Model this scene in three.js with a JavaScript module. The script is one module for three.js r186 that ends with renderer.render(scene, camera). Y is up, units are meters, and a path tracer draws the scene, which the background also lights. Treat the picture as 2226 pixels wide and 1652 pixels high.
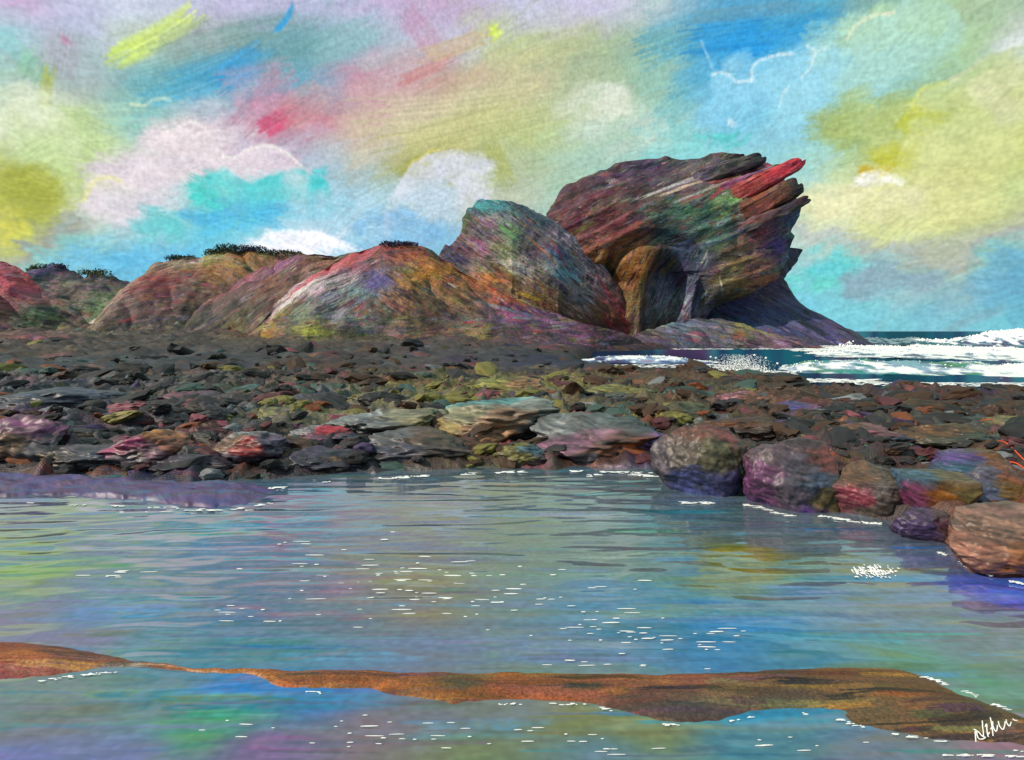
import * as THREE from 'three';
import { mergeGeometries, mergeVertices } from 'three/addons/utils/BufferGeometryUtils.js';

// ---------------------------------------------------------------- camera, renderer, sun
// The photograph is measured on a 2226 x 1652 sheet: horizon on row 720, focal length 1215 sheet pixels.
const F = 1215, HZ = 720, CU = 1113, EYE = 3;
const scene = new THREE.Scene();
const camera = new THREE.PerspectiveCamera(2 * Math.atan(826 / F) * 180 / Math.PI, 2226 / 1652, 0.05, 20000);
camera.position.set(0, EYE, 0);
camera.setViewOffset(2226, 1652, 0, 826 - HZ, 2226, 1652);
const renderer = new THREE.WebGLRenderer();
renderer.toneMapping = THREE.LinearToneMapping;
renderer.toneMappingExposure = 1.0;
renderer.shadowMap.enabled = true;

const sun = new THREE.DirectionalLight(0xfff0dc, 4.2);
sun.name = 'sun';
sun.position.set(-135, 118, 10);
sun.target.position.set(0, 0, -60);
sun.castShadow = true;
sun.shadow.radius = 2;
Object.assign(sun.shadow.camera, { left: -160, right: 160, top: 160, bottom: -160, near: 1, far: 500 });
scene.add(sun, sun.target);

// ---------------------------------------------------------------- small tools
const rng = (s) => () => { s = (s + 0x6d2b79f5) | 0; let t = Math.imul(s ^ (s >>> 15), 1 | s); t = (t + Math.imul(t ^ (t >>> 7), 61 | t)) ^ t; return ((t ^ (t >>> 14)) >>> 0) / 4294967296; };
const hash = (a, b = 0, c = 0) => { let h = Math.imul(a | 0, 374761393) + Math.imul(b | 0, 668265263) + Math.imul(c | 0, 2147483647 ^ 0x5bd1e995) | 0; h = Math.imul(h ^ (h >>> 13), 1274126177); return ((h ^ (h >>> 16)) >>> 0) / 4294967296; };
const sm = (t) => t * t * (3 - 2 * t);
const clamp = (x, a = 0, b = 1) => (x < a ? a : x > b ? b : x);
const step = (a, b, x) => sm(clamp((x - a) / (b - a)));
const lerp = (a, b, t) => a + (b - a) * t;
function vn(x, y, z = 0) {
  const X = Math.floor(x), Y = Math.floor(y), Z = Math.floor(z), u = sm(x - X), v = sm(y - Y), w = sm(z - Z);
  const l = (k) => lerp(lerp(hash(X, Y, Z + k), hash(X + 1, Y, Z + k), u), lerp(hash(X, Y + 1, Z + k), hash(X + 1, Y + 1, Z + k), u), v);
  return (w === 0 ? l(0) : lerp(l(0), l(1), w)) * 2 - 1;
}
function fbm(x, y, z = 0, o = 4) { let s = 0, a = 0.5; for (let i = 0; i < o; i++) { s += a * vn(x, y, z); x = x * 2.03 + 7.1; y = y * 2.03 + 3.7; z = z * 2.03 + 1.3; a *= 0.5; } return s; }
const lin = (c) => { c = clamp(c / 255); return c <= 0.04045 ? c / 12.92 : ((c + 0.055) / 1.055) ** 2.4; };
const srgb = (c) => 255 * (c <= 0.0031308 ? 12.92 * c : 1.055 * Math.max(c, 0) ** (1 / 2.4) - 0.055);
const col = (a, k = 1) => new THREE.Color().setRGB(lin(a[0]) * k, lin(a[1]) * k, lin(a[2]) * k);
/** Piecewise smooth curve through [x, y] pairs. */
function curve(pts) {
  return (x) => {
    if (x <= pts[0][0]) return pts[0][1];
    for (let i = 1; i < pts.length; i++) if (x <= pts[i][0]) {
      const p0 = pts[Math.max(0, i - 2)], p1 = pts[i - 1], p2 = pts[i], p3 = pts[Math.min(pts.length - 1, i + 1)], h = p2[0] - p1[0], t = (x - p1[0]) / h;
      let m1 = (p2[1] - p0[1]) / (p2[0] - p0[0] || 1) * h, m2 = (p3[1] - p1[1]) / (p3[0] - p1[0] || 1) * h;
      const d = p2[1] - p1[1], lim = 3 * Math.abs(d); m1 = clamp(m1, -lim, lim); m2 = clamp(m2, -lim, lim);
      const a = t * t * t, b = t * t;
      return (2 * a - 3 * b + 1) * p1[1] + (a - 2 * b + t) * m1 + (3 * b - 2 * a) * p2[1] + (a - b) * m2;
    }
    return pts[pts.length - 1][1];
  };
}
/** Point of a level surface at height y that the sheet shows at u, v. */
const ground = (u, v, y = 0) => { const d = F * (EYE - y) / (v - HZ); return new THREE.Vector3((u - CU) * d / F, y, -d); };
/** Point at distance d. */
const at = (u, v, d) => new THREE.Vector3((u - CU) * d / F, EYE + (HZ - v) * d / F, -d);
const names = new Map();
const numbered = (n) => { const k = names.get(n) ?? 0; names.set(n, k + 1); return k ? n + '_' + String(k).padStart(3, '0') : n; };
function tag(o, label, category, group, kind) {
  if (label) o.userData.label = label;
  if (category) o.userData.category = category;
  if (group) o.userData.group = group;
  if (kind) o.userData.kind = kind;
  return o;
}
function mesh(name, g, m, parent = scene) {
  const o = new THREE.Mesh(g, m);
  o.name = parent === scene ? numbered(name) : name;
  o.castShadow = o.receiveShadow = true;
  parent.add(o);
  return o;
}

// ---------------------------------------------------------------- brush work: colour patches with bristle marks
class Paint {
  constructor(w, h) { this.w = w; this.h = h; this.d = new Float32Array(w * h * 3); }
  /** Soft ground colour from scattered colour points [x, y, r, g, b] in texture pixels; sx stretches the reach along x. */
  ground(points, sx = 1, power = 2, cell = 8) {
    const { w, h, d } = this, gw = Math.ceil(w / cell) + 2, gh = Math.ceil(h / cell) + 2, g = new Float32Array(gw * gh * 3);
    for (let j = 0; j < gh; j++) for (let i = 0; i < gw; i++) {
      let s = 0, r = 0, G = 0, b = 0;
      const x = i * cell, y = j * cell;
      for (const p of points) { const dx = (x - p[0]) / sx, dy = y - p[1], k = 1 / (dx * dx + dy * dy + 60) ** power; s += k; r += k * p[2]; G += k * p[3]; b += k * p[4]; }
      const o = (j * gw + i) * 3; g[o] = r / s; g[o + 1] = G / s; g[o + 2] = b / s;
    }
    for (let y = 0; y < h; y++) for (let x = 0; x < w; x++) {
      const X = x / cell, Y = y / cell, i = X | 0, j = Y | 0, a = X - i, b = Y - j, o = (y * w + x) * 3, p = (j * gw + i) * 3, q = p + gw * 3;
      for (let c = 0; c < 3; c++) d[o + c] = lerp(lerp(g[p + c], g[p + 3 + c], a), lerp(g[q + c], g[q + 3 + c], a), b);
    }
    return this;
  }
  get(x, y) { const o = (clamp(Math.round(y), 0, this.h - 1) * this.w + clamp(Math.round(x), 0, this.w - 1)) * 3; return [this.d[o], this.d[o + 1], this.d[o + 2]]; }
  stroke(x, y, ang, len, wid, c, alpha, seed, bend = 0, dry = 0.5) {
    const { w, h, d } = this, ca = Math.cos(ang), sa = Math.sin(ang), hl = len / 2, hw = wid / 2, ex = Math.abs(ca) * hl + Math.abs(sa) * hw + Math.abs(bend * hl) + 2, ey = Math.abs(sa) * hl + Math.abs(ca) * hw + Math.abs(bend * hl) + 2;
    const lanes = Math.max(2, Math.round(wid / 1.6)), x0 = Math.max(0, Math.floor(x - ex)), x1 = Math.min(w - 1, Math.ceil(x + ex)), y0 = Math.max(0, Math.floor(y - ey)), y1 = Math.min(h - 1, Math.ceil(y + ey));
    for (let py = y0; py <= y1; py++) for (let px = x0; px <= x1; px++) {
      const dx = px - x, dy = py - y, t = dx * ca + dy * sa, s = dy * ca - dx * sa - bend * (t * t / hl - hl * 0.33);
      if (s < -hw || s > hw || t < -hl || t > hl) continue;
      const lane = Math.floor((s / wid + 0.5) * lanes), r = hash(seed, lane, 1), r2 = hash(seed, lane, 2), ends = Math.min((t + hl * (1 - 0.5 * r)) / 3, (hl * (1 - 0.5 * r2) - t) / 3, 1);
      if (ends <= 0) continue;
      const side = Math.min(1, (hw - Math.abs(s)) / Math.max(1, hw * 0.35));
      const gap = 1 - dry * clamp(1.6 * (hash(px >> 1, py >> 1, seed) - 0.35) + (t / hl) * 0.5);
      const k = alpha * ends * side * gap * (0.7 + 0.3 * r2), v = 1 + (r - 0.5) * 0.2, o = (py * w + px) * 3;
      d[o] += (c[0] * v - d[o]) * k; d[o + 1] += (c[1] * v - d[o + 1]) * k; d[o + 2] += (c[2] * v - d[o + 2]) * k;
    }
  }
  /** n strokes that pick their colour up a little way off, or from the accents. */
  brush(n, seed, { len, wid, ang = () => 0, jitter = 20, alpha = 0.7, accents = [], share = 0.1, vary = 18, bend = 0.12, dry = 0.5, area, tilt = 0.3 }) {
    const R = rng(seed), { w, h } = this, [ax0, ay0, ax1, ay1] = area ?? [0, 0, w, h];
    for (let i = 0; i < n; i++) {
      const x = lerp(ax0, ax1, R()), y = lerp(ay0, ay1, R());
      let c = this.get(x + (R() - 0.5) * 2 * jitter, y + (R() - 0.5) * 2 * jitter * 0.7);
      if (R() < share && accents.length) c = accents[Math.floor(R() * accents.length)];
      const v = (R() - 0.5) * 2 * vary; c = [c[0] + v + (R() - 0.5) * vary, c[1] + v + (R() - 0.5) * vary, c[2] + v + (R() - 0.5) * vary];
      this.stroke(x, y, ang(x, y, R) + (R() - 0.5) * tilt, lerp(len[0], len[1], R() ** 1.5), lerp(wid[0], wid[1], R() ** 1.5), c, alpha * (0.5 + 0.5 * R()), 1 + (seed * 7919 + i) % 99991, (R() - 0.5) * 2 * bend, dry);
    }
    return this;
  }
  /** Strokes given by their ends: [x1, y1, x2, y2, width, [r, g, b], alpha, bend]. */
  marks(list, seed = 5) { list.forEach(([x1, y1, x2, y2, wd, c, a = 0.85, b = 0], i) => this.stroke((x1 + x2) / 2, (y1 + y2) / 2, Math.atan2(y2 - y1, x2 - x1), Math.hypot(x2 - x1, y2 - y1) * 1.12, wd, c, a, seed * 131 + i, b, 0.35)); return this; }
  /** gain turns paint values into base colour; grain is the unevenness of the pigment. */
  texture(gain = 1, grain = 0.16) {
    const { w, h, d } = this, out = new Uint8Array(w * h * 4), lut = new Uint8Array(1024);
    for (let i = 0; i < 1024; i++) lut[i] = clamp(srgb(lin(i / 4) * gain), 0, 255);
    for (let i = 0; i < w * h; i++) { const x = i % w, y = (i / w) | 0, g = 4 * (1 + grain * (vn(x / 1.7, y / 3.1, 1) + vn(x / 3.3, y / 1.6, 4))); for (let c = 0; c < 3; c++) out[i * 4 + c] = lut[clamp(Math.round(d[i * 3 + c] * g), 0, 1023)]; out[i * 4 + 3] = 255; }
    const t = new THREE.DataTexture(out, w, h); t.colorSpace = THREE.SRGBColorSpace; t.magFilter = t.minFilter = THREE.LinearFilter; t.needsUpdate = true;
    return t;
  }
}

// ---------------------------------------------------------------- sky
{
  const W = 4096, H = 2048, P = new Paint(W, H / 2), hs = H / 2;      // upper half; row 0 = horizon
  const GU = 159, GV = 90;
  const grid = [
    [[200,170,205],[188,190,215],[196,203,228],[190,184,216],[188,184,214],[190,180,210],[190,163,194],[190,192,216],[200,196,222],[190,200,205],[98,162,192],[92,156,184],[128,166,160],[158,188,152],[160,182,162]],
    [[152,206,210],[176,186,206],[190,206,190],[148,164,160],[108,156,162],[158,186,196],[186,186,206],[186,196,150],[172,182,140],[140,178,166],[58,150,202],[72,158,206],[146,190,192],[164,194,150],[205,208,212]],
    [[165,192,172],[166,180,176],[118,172,178],[84,160,190],[118,166,188],[190,146,164],[192,158,152],[192,186,150],[164,180,150],[140,182,172],[84,168,212],[128,192,218],[150,198,198],[148,178,130],[188,198,140]],
    [[208,218,188],[190,206,168],[146,198,188],[206,196,206],[190,112,134],[202,186,166],[196,190,154],[178,186,128],[182,198,160],[166,198,182],[126,188,208],[142,198,218],[168,188,122],[166,172,52],[198,206,132]],
    [[158,172,104],[186,206,150],[216,206,208],[196,190,206],[172,186,202],[180,190,186],[164,166,98],[174,186,150],[164,200,186],[128,202,204],[148,206,208],[164,208,208],[192,192,108],[198,204,140],[190,204,138]],
    [[176,176,84],[182,192,118],[206,206,212],[104,196,196],[106,186,208],[150,192,208],[190,200,208],[180,190,170],[170,196,180],[165,200,190],[180,205,190],[200,212,178],[208,212,164],[200,204,142],[184,206,150]],
    [[192,196,118],[140,192,192],[140,198,214],[112,192,214],[222,226,236],[146,194,218],[126,180,208],[160,200,215],[160,200,205],[170,205,200],[175,205,195],[176,206,194],[172,200,178],[178,204,172],[138,186,188]],
    [[140,188,192],[122,186,212],[106,180,212],[120,188,212],[180,210,225],[140,190,215],[130,185,210],[140,190,210],[150,200,210],[150,200,205],[140,198,208],[126,196,208],[128,186,192],[148,174,182],[104,168,192]],
    [[130,185,205],[122,186,212],[110,182,212],[120,188,212],[150,195,220],[140,190,215],[130,185,210],[140,190,210],[140,195,210],[130,195,210],[120,195,212],[118,196,216],[128,200,212],[130,192,206],[118,190,202]],
  ];
  const half = Math.atan(CU / F), top = Math.atan(HZ / F);
  const mirror = (x, n) => { x = Math.abs(x) % (2 * n); return x > n ? 2 * n - x : x; };
  const sheet = (az, el) => {                                          // direction -> colour grid place; outside the frame the same sky goes on, mirrored
    let u = Math.abs(az) <= half ? CU + F * Math.tan(az) : CU + Math.sign(az) * (CU + (Math.abs(az) - half) * 3 * CU / (Math.PI - half));
    const c = Math.max(Math.cos(az), 0.73), vtop = Math.tan(el) / c;
    let v = HZ - F * (vtop < 0.75 ? vtop : 0.75 + (Math.atan(vtop) - Math.atan(0.75)) * 1.2);
    return [mirror(u, 2 * CU), mirror(v, HZ)];
  };
  const look = (u, v) => {
    const X = clamp(u / GU, 0, 13.999), Y = clamp(v / GV, 0, 7.999), i = X | 0, j = Y | 0, a = sm(X - i), b = sm(Y - j);
    return [0, 1, 2].map((c) => lerp(lerp(grid[j][i][c], grid[j][i + 1][c], a), lerp(grid[j + 1][i][c], grid[j + 1][i + 1][c], a), b));
  };
  const cell = 4, gw = W / cell + 1, gh = hs / cell + 1, G = new Float32Array(gw * gh * 3);
  for (let j = 0; j < gh; j++) for (let i = 0; i < gw; i++) {
    const az = (i * cell / W - 0.25) * 2 * Math.PI, el = j * cell / hs * Math.PI / 2, a2 = az > Math.PI ? az - 2 * Math.PI : az;
    const [u, v] = sheet(a2, el), wx = 55 * fbm(u / 90, v / 60, 3), wy = 34 * fbm(u / 90 + 9, v / 60, 8);
    const c = look(clamp(u + wx, 0, 2226), clamp(v + wy, 0, 720)), z = step(0.75, 1.25, el);
    for (let k = 0; k < 3; k++) G[(j * gw + i) * 3 + k] = lerp(c[k], [165, 190, 190][k], z * 0.8);
  }
  for (let y = 0; y < hs; y++) for (let x = 0; x < W; x++) {
    const X = x / cell, Y = y / cell, i = X | 0, j = Y | 0, a = X - i, b = Y - j, p = (j * gw + i) * 3, q = p + gw * 3, o = (y * W + x) * 3;
    for (let c = 0; c < 3; c++) P.d[o + c] = lerp(lerp(G[p + c], G[p + 3 + c], a), lerp(G[q + c], G[q + 3 + c], a), b);
  }
  const px = (u, v) => { const az = Math.atan((u - CU) / F), el = Math.atan((HZ - v) / F * Math.cos(az)); return [(0.25 + az / (2 * Math.PI)) * W, el / (Math.PI / 2) * hs]; };
  const [fx0] = px(0, HZ), [fx1] = px(2226, HZ), fy1 = px(CU, 0)[1], K = 0.5;
  // broad drifting cloud strokes over the whole dome, finer ones after
  const drift = (x, y) => 0.28 + 0.5 * fbm(x / 160, y / 120, 5, 2);
  P.brush(2600, 11, { len: [50, 190], wid: [14, 46], ang: drift, jitter: 26, alpha: 0.42, vary: 10, bend: 0.2, dry: 0.55 });
  P.brush(2200, 12, { len: [24, 90], wid: [6, 22], ang: drift, jitter: 30, alpha: 0.5, vary: 12, bend: 0.25, dry: 0.7, area: [fx0 - 200, 0, fx1 + 200, fy1 + 120] });
  const M = (list) => P.marks(list.map(([u1, v1, u2, v2, w, c, a, b]) => [...px(u1, v1), ...px(u2, v2), w * K, c, a, b]), 31 + list.length);
  // clouds: each a clump of soft scumbled dabs under a lit rim
  const R = rng(77);
  const puff = (u, v, ru, rv, c, n = 26, a = 0.5) => { for (let i = 0; i < n; i++) { const t = R() * 6.283, r = Math.sqrt(R()), [x, y] = px(u + ru * r * Math.cos(t), v + rv * r * Math.sin(t)), vv = (R() - 0.5) * 14; P.stroke(x, y, 0.2 + (R() - 0.5) * 1.4, (0.5 + R() * 0.5) * ru * 0.55, (0.5 + R() * 0.5) * rv * 0.5, c.map((k) => k + vv), a, 4000 + Math.floor(R() * 9e4), (R() - 0.5) * 0.6, 0.5); } };
  puff(330, 60, 60, 26, [205, 224, 120], 0); M([[235, 135, 440, 20, 46, [206, 228, 108], 0.85, 0.05], [225, 140, 330, 85, 30, [196, 220, 120], 0.6], [330, 120, 470, 60, 60, [140, 156, 150], 0.6], [300, 150, 560, 70, 60, [130, 165, 160], 0.5], [470, 90, 660, 40, 50, [118, 152, 150], 0.5]]);
  M([[20, 130, 60, 100, 60, [140, 200, 196], 0.6], [60, 190, 95, 110, 60, [130, 180, 140], 0.55], [90, 250, 108, 140, 22, [168, 172, 84], 0.8], [120, 170, 140, 60, 60, [170, 160, 175], 0.55], [128, 70, 152, 105, 16, [176, 120, 150], 0.7]]);
  M([[360, 200, 560, 120, 70, [78, 158, 194], 0.6], [460, 190, 590, 100, 60, [60, 150, 208], 0.65], [300, 225, 420, 185, 40, [92, 170, 196], 0.6], [590, 80, 640, 12, 14, [40, 150, 215], 0.9, 0.1], [560, 150, 700, 60, 60, [112, 160, 168], 0.5], [640, 130, 820, 60, 70, [120, 172, 172], 0.5]]);
  M([[460, 190, 640, 150, 60, [196, 150, 170], 0.5], [520, 290, 640, 150, 80, [190, 140, 160], 0.6], [560, 290, 640, 240, 46, [202, 78, 112], 0.8], [600, 270, 720, 190, 80, [198, 158, 152], 0.5], [840, 190, 1000, 120, 26, [180, 108, 104], 0.5], [870, 20, 950, 110, 60, [188, 120, 150], 0.35], [900, 130, 1080, 70, 40, [190, 168, 120], 0.6], [1060, 80, 1090, 60, 34, [214, 236, 100], 0.9]]);
  M([[760, 260, 1200, 210, 110, [202, 200, 164], 0.5], [820, 330, 1120, 250, 80, [184, 186, 124], 0.5], [850, 385, 960, 330, 40, [150, 152, 62], 0.45], [1060, 300, 1110, 410, 46, [166, 168, 92], 0.6], [1000, 300, 1240, 240, 60, [186, 192, 140], 0.5]]);
  M([[1380, 110, 1600, 30, 80, [84, 160, 190], 0.6], [1480, 90, 1700, 60, 70, [52, 146, 206], 0.75], [1560, 130, 1680, 120, 60, [44, 142, 208], 0.8], [1450, 200, 1600, 130, 70, [82, 164, 206], 0.6], [1700, 70, 1800, 40, 40, [60, 148, 196], 0.7], [1500, 40, 1760, 10, 30, [120, 160, 176], 0.6], [1420, 280, 1500, 190, 70, [112, 178, 190], 0.5]]);
  puff(1640, 170, 90, 48, [140, 198, 222]); puff(1760, 200, 120, 80, [150, 206, 222], 34); puff(1580, 230, 80, 50, [134, 196, 222]); puff(1880, 110, 130, 70, [166, 206, 196], 30); puff(1950, 60, 100, 50, [172, 206, 170], 22);
  puff(1900, 260, 110, 70, [164, 180, 112], 24);  puff(1950, 340, 50, 34, [182, 178, 26], 26, 0.6); puff(1900, 375, 40, 16, [190, 160, 40], 12, 0.6); puff(2000, 270, 44, 40, [176, 178, 30], 20, 0.6);
  puff(2120, 260, 110, 60, [204, 210, 150], 30); puff(2080, 330, 110, 50, [202, 208, 144], 26); puff(2180, 200, 60, 60, [206, 208, 168], 20); puff(2050, 430, 140, 60, [204, 206, 146], 26); puff(1870, 440, 120, 50, [222, 220, 176], 24, 0.55); puff(1960, 480, 110, 40, [206, 210, 150], 20);
  puff(1860, 600, 80, 26, [122, 200, 204], 16); puff(1940, 610, 100, 40, [138, 166, 178], 26, 0.6); puff(1790, 570, 60, 30, [96, 198, 206], 14); puff(1760, 610, 60, 24, [110, 208, 196], 12); puff(2180, 600, 60, 70, [110, 170, 196], 20); puff(2050, 560, 90, 34, [176, 206, 164], 16);
  puff(560, 230, 50, 30, [196, 150, 170], 10);
  puff(60, 250, 90, 50, [214, 222, 196], 20); puff(140, 320, 100, 60, [188, 208, 154], 24); puff(60, 430, 70, 60, [164, 170, 82], 22, 0.55); puff(30, 500, 40, 40, [206, 204, 100], 12);
  puff(400, 320, 90, 44, [222, 210, 214], 30, 0.6); puff(300, 380, 90, 50, [214, 204, 212], 28, 0.6); puff(230, 430, 60, 44, [214, 216, 190], 20); puff(290, 460, 90, 40, [206, 204, 214], 24, 0.55); puff(570, 345, 80, 26, [212, 192, 206], 20, 0.55);
  puff(470, 415, 50, 40, [74, 198, 190], 22, 0.75); puff(610, 400, 70, 34, [98, 196, 204], 18, 0.6); puff(680, 385, 34, 22, [70, 196, 196], 12, 0.7); puff(350, 490, 60, 34, [112, 196, 200], 20, 0.6); puff(520, 470, 100, 36, [88, 178, 218], 22, 0.6);
  puff(670, 530, 110, 24, [238, 238, 246], 26, 0.7); puff(790, 460, 120, 60, [170, 202, 216], 24); puff(200, 560, 120, 30, [116, 184, 214], 20, 0.5); puff(360, 570, 120, 30, [104, 182, 216], 20, 0.5);
  puff(1000, 390, 80, 50, [202, 206, 216], 32, 0.65); puff(920, 440, 80, 50, [182, 204, 218], 26, 0.55); puff(870, 500, 90, 44, [124, 178, 216], 24, 0.5); puff(1290, 230, 90, 44, [208, 214, 196], 24, 0.5); puff(1330, 300, 100, 40, [186, 206, 194], 18);
  puff(1560, 305, 60, 16, [96, 202, 196], 12, 0.6); puff(1450, 300, 80, 34, [140, 204, 204], 16); puff(1900, 395, 50, 10, [246, 246, 248], 14, 0.85);
  // bodies of the clouds: a scalloped top edge, thinning out downwards
  const cloud = (pts, c, depth, a = 0.8, soft = 2.2) => {
    const q = pts.map(([u, v]) => px(u, v)), xs = q.map((p) => p[0]), x0 = Math.floor(Math.min(...xs)), x1 = Math.ceil(Math.max(...xs)), D = depth * K * 0.85;
    for (let x = x0; x <= x1; x++) {
      let topY = -1e9; for (let i = 1; i < q.length; i++) { const [ax, ay] = q[i - 1], [bx, by] = q[i]; if ((x - ax) * (x - bx) <= 0 && ax !== bx) topY = Math.max(topY, lerp(ay, by, (x - ax) / (bx - ax))); }
      if (topY < -1e8) continue; topY += 1.6 * vn(x / 5, depth, 3) + 2.5 * Math.abs(vn(x / 13, depth, 9));
      const ends = step(0, 14, Math.min(x - x0, x1 - x));
      for (let y = Math.floor(topY + soft); y > topY - D && y >= 0; y--) {
        const t = (topY - y) / D, f = step(-soft / D, 1.6 * soft / D, t) * (1 - sm(clamp(t))) * ends * a * clamp(0.62 + 1.1 * fbm(x / 30 + depth, y / 20, 6, 5)), o = (y * W + x) * 3, l = 1 + 0.05 * fbm(x / 9, y / 9, 2, 3);
        if (f > 0) for (let k = 0; k < 3; k++) P.d[o + k] += (c[k] * l - P.d[o + k]) * Math.min(1, f);
      }
    }
  };
  cloud([[170, 470], [178, 430], [190, 405], [215, 388], [245, 385], [270, 392], [290, 370], [305, 340], [330, 318], [345, 292], [375, 285], [400, 270], [418, 264], [440, 276], [460, 300], [482, 338], [505, 345], [540, 325], [570, 316], [600, 320], [630, 340], [658, 364], [690, 376]], [224, 214, 218], 175, 0.95);
  cloud([[425, 430], [440, 392], [465, 376], [495, 372], [520, 390], [545, 400], [580, 385], [620, 372], [660, 372], [700, 388], [730, 420]], [84, 198, 200], 110, 0.9); cloud([[290, 520], [305, 490], [330, 478], [360, 470], [390, 480], [420, 500]], [108, 198, 202], 60, 0.8);
  cloud([[820, 480], [850, 430], [880, 380], [895, 354], [920, 340], [950, 328], [985, 330], [1020, 346], [1048, 378], [1062, 415], [1068, 446]], [208, 212, 222], 150, 0.95);
  cloud([[545, 535], [580, 512], [620, 502], [660, 500], [700, 508], [740, 528], [775, 546]], [246, 246, 252], 44, 1);
  cloud([[1225, 235], [1255, 205], [1290, 188], [1325, 182], [1360, 195], [1400, 225], [1440, 262], [1470, 290]], [212, 220, 206], 150, 0.75);
  cloud([[1835, 120], [1840, 92], [1852, 64], [1875, 45], [1905, 33], [1938, 31], [1950, 12], [1975, -4], [2010, -10], [2050, 6], [2085, 30], [2110, 70]], [174, 212, 200], 190, 0.85);
  cloud([[1530, 200], [1545, 168], [1560, 158], [1585, 164], [1600, 180], [1632, 178], [1634, 150], [1650, 132], [1690, 120], [1725, 117], [1760, 112], [1800, 104], [1840, 110]], [150, 206, 228], 150, 0.85); cloud([[1680, 260], [1692, 232], [1702, 205], [1720, 186], [1745, 172], [1765, 150], [1790, 140], [1830, 150], [1880, 180]], [160, 212, 226], 150, 0.6);
  cloud([[1860, 262], [1885, 235], [1920, 222], [1955, 232], [1985, 226], [2002, 196], [2030, 185], [2062, 179], [2088, 164], [2112, 148], [2138, 128], [2180, 108], [2240, 92]], [190, 203, 148], 230, 0.85);
  cloud([[1930, 372], [1955, 330], [1975, 304], [2005, 292], [2045, 302], [2090, 318], [2140, 300], [2190, 310], [2240, 300]], [206, 212, 152], 190, 0.8);
  cloud([[1760, 440], [1800, 410], [1840, 396], [1875, 384], [1905, 378], [1935, 386], [1970, 402], [2020, 410]], [224, 224, 186], 120, 0.8);
  cloud([[1815, 650], [1840, 612], [1870, 594], [1905, 582], [1945, 586], [1985, 600], [2020, 590], [2050, 610], [2080, 640]], [142, 168, 182], 70, 0.8); cloud([[1745, 600], [1765, 570], [1800, 556], [1840, 560], [1880, 580]], [96, 206, 208], 60, 0.7);
  cloud([[-20, 270], [20, 232], [70, 222], [120, 240], [160, 268], [190, 300]], [216, 224, 196], 130, 0.7);
  // lit rims of the clouds
  const rim = (pts, w, c, a = 0.9) => { for (let i = 1; i < pts.length; i++) { const n = 5; for (let k = 0; k < n; k++) { const f = (t) => [lerp(pts[i - 1][0], pts[i][0], t), lerp(pts[i - 1][1], pts[i][1], t)], A = px(...f(k / n)), B = px(...f((k + 1.3) / n)); P.stroke((A[0] + B[0]) / 2, (A[1] + B[1]) / 2, Math.atan2(B[1] - A[1], B[0] - A[0]), Math.hypot(B[0] - A[0], B[1] - A[1]) + 2.5, w * (0.95 + 0.6 * R()), c, Math.min(1, a * (0.8 + 0.4 * R())), 900 + i * 7 + k, 0, 0.1); } } };
  rim([[345, 290], [380, 285], [400, 270], [418, 264], [440, 278], [455, 292]], 3.4, [250, 244, 240]);
  rim([[480, 340], [505, 345], [540, 325], [570, 316], [600, 320], [630, 340], [655, 362]], 3.2, [246, 248, 236]);
  rim([[283, 232], [285, 225], [310, 232], [330, 218], [360, 214], [370, 220]], 3, [240, 238, 200]);
  rim([[180, 440], [190, 410], [210, 390], [240, 385], [265, 398]], 4, [238, 236, 150], 0.8);
  rim([[886, 364], [895, 352], [920, 342], [935, 330], [955, 326]], 2.6, [238, 214, 120]);
  rim([[1520, 85], [1540, 130], [1550, 155]], 3, [200, 224, 240], 0.6); rim([[1545, 165], [1560, 158], [1585, 164], [1600, 180], [1635, 176], [1632, 150], [1650, 132], [1690, 120], [1725, 118]], 3.2, [250, 250, 246]);
  rim([[1750, 98], [1772, 112], [1760, 150], [1740, 170]], 2.8, [240, 246, 246]); rim([[1772, 115], [1800, 104]], 2.6, [235, 244, 244]); rim([[1716, 186], [1700, 205], [1692, 235]], 2.8, [236, 246, 246]); rim([[1590, 260], [1580, 268], [1600, 274]], 5, [236, 246, 250], 0.8);
  rim([[1838, 92], [1850, 65], [1875, 45], [1905, 32], [1940, 32], [1944, 25]], 3.4, [250, 240, 210]);
  rim([[1988, 250], [1984, 225], [2000, 195], [2030, 185], [2060, 180]], 4.5, [220, 222, 120], 0.7); rim([[2060, 178], [2085, 165], [2110, 150], [2130, 130]], 5, [236, 230, 206], 0.6); rim([[1955, 330], [1975, 300], [2010, 290], [2050, 302]], 5, [226, 226, 170], 0.5);
  rim([[1855, 392], [1880, 382], [1905, 376], [1930, 385], [1965, 400]], 7, [250, 250, 250], 0.9); rim([[2160, 108], [2190, 96], [2226, 92]], 8, [236, 238, 246], 0.7); rim([[1270, 200], [1300, 186], [1330, 186], [1360, 205]], 5, [226, 230, 220], 0.5); rim([[560, 520], [620, 505], [700, 512], [760, 540]], 6, [246, 246, 250], 0.6);
  // fine grain of the brush work, the same all round the dome
  const sky = new Float32Array(W * H * 4), base = [0.3, 0.42, 0.45];
  for (let y = 0; y < H; y++) for (let x = 0; x < W; x++) {
    const o = (y * W + x) * 4, i = ((y - hs) * W + x) * 3;
    if (y < hs) { sky[o] = base[0]; sky[o + 1] = base[1]; sky[o + 2] = base[2]; } else {
      const Y = y - hs, g = 1 + 0.1 * vn(x / 1.7, Y / 3.2, 2) + 0.1 * vn(x / 3.3, Y / 1.7, 6);
      const m = (P.d[i] + P.d[i + 1] + P.d[i + 2]) / 3;
      for (let c = 0; c < 3; c++) sky[o + c] = lin(m + (P.d[i + c] - m) * 1.06) * g * 1.13;
    }
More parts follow.
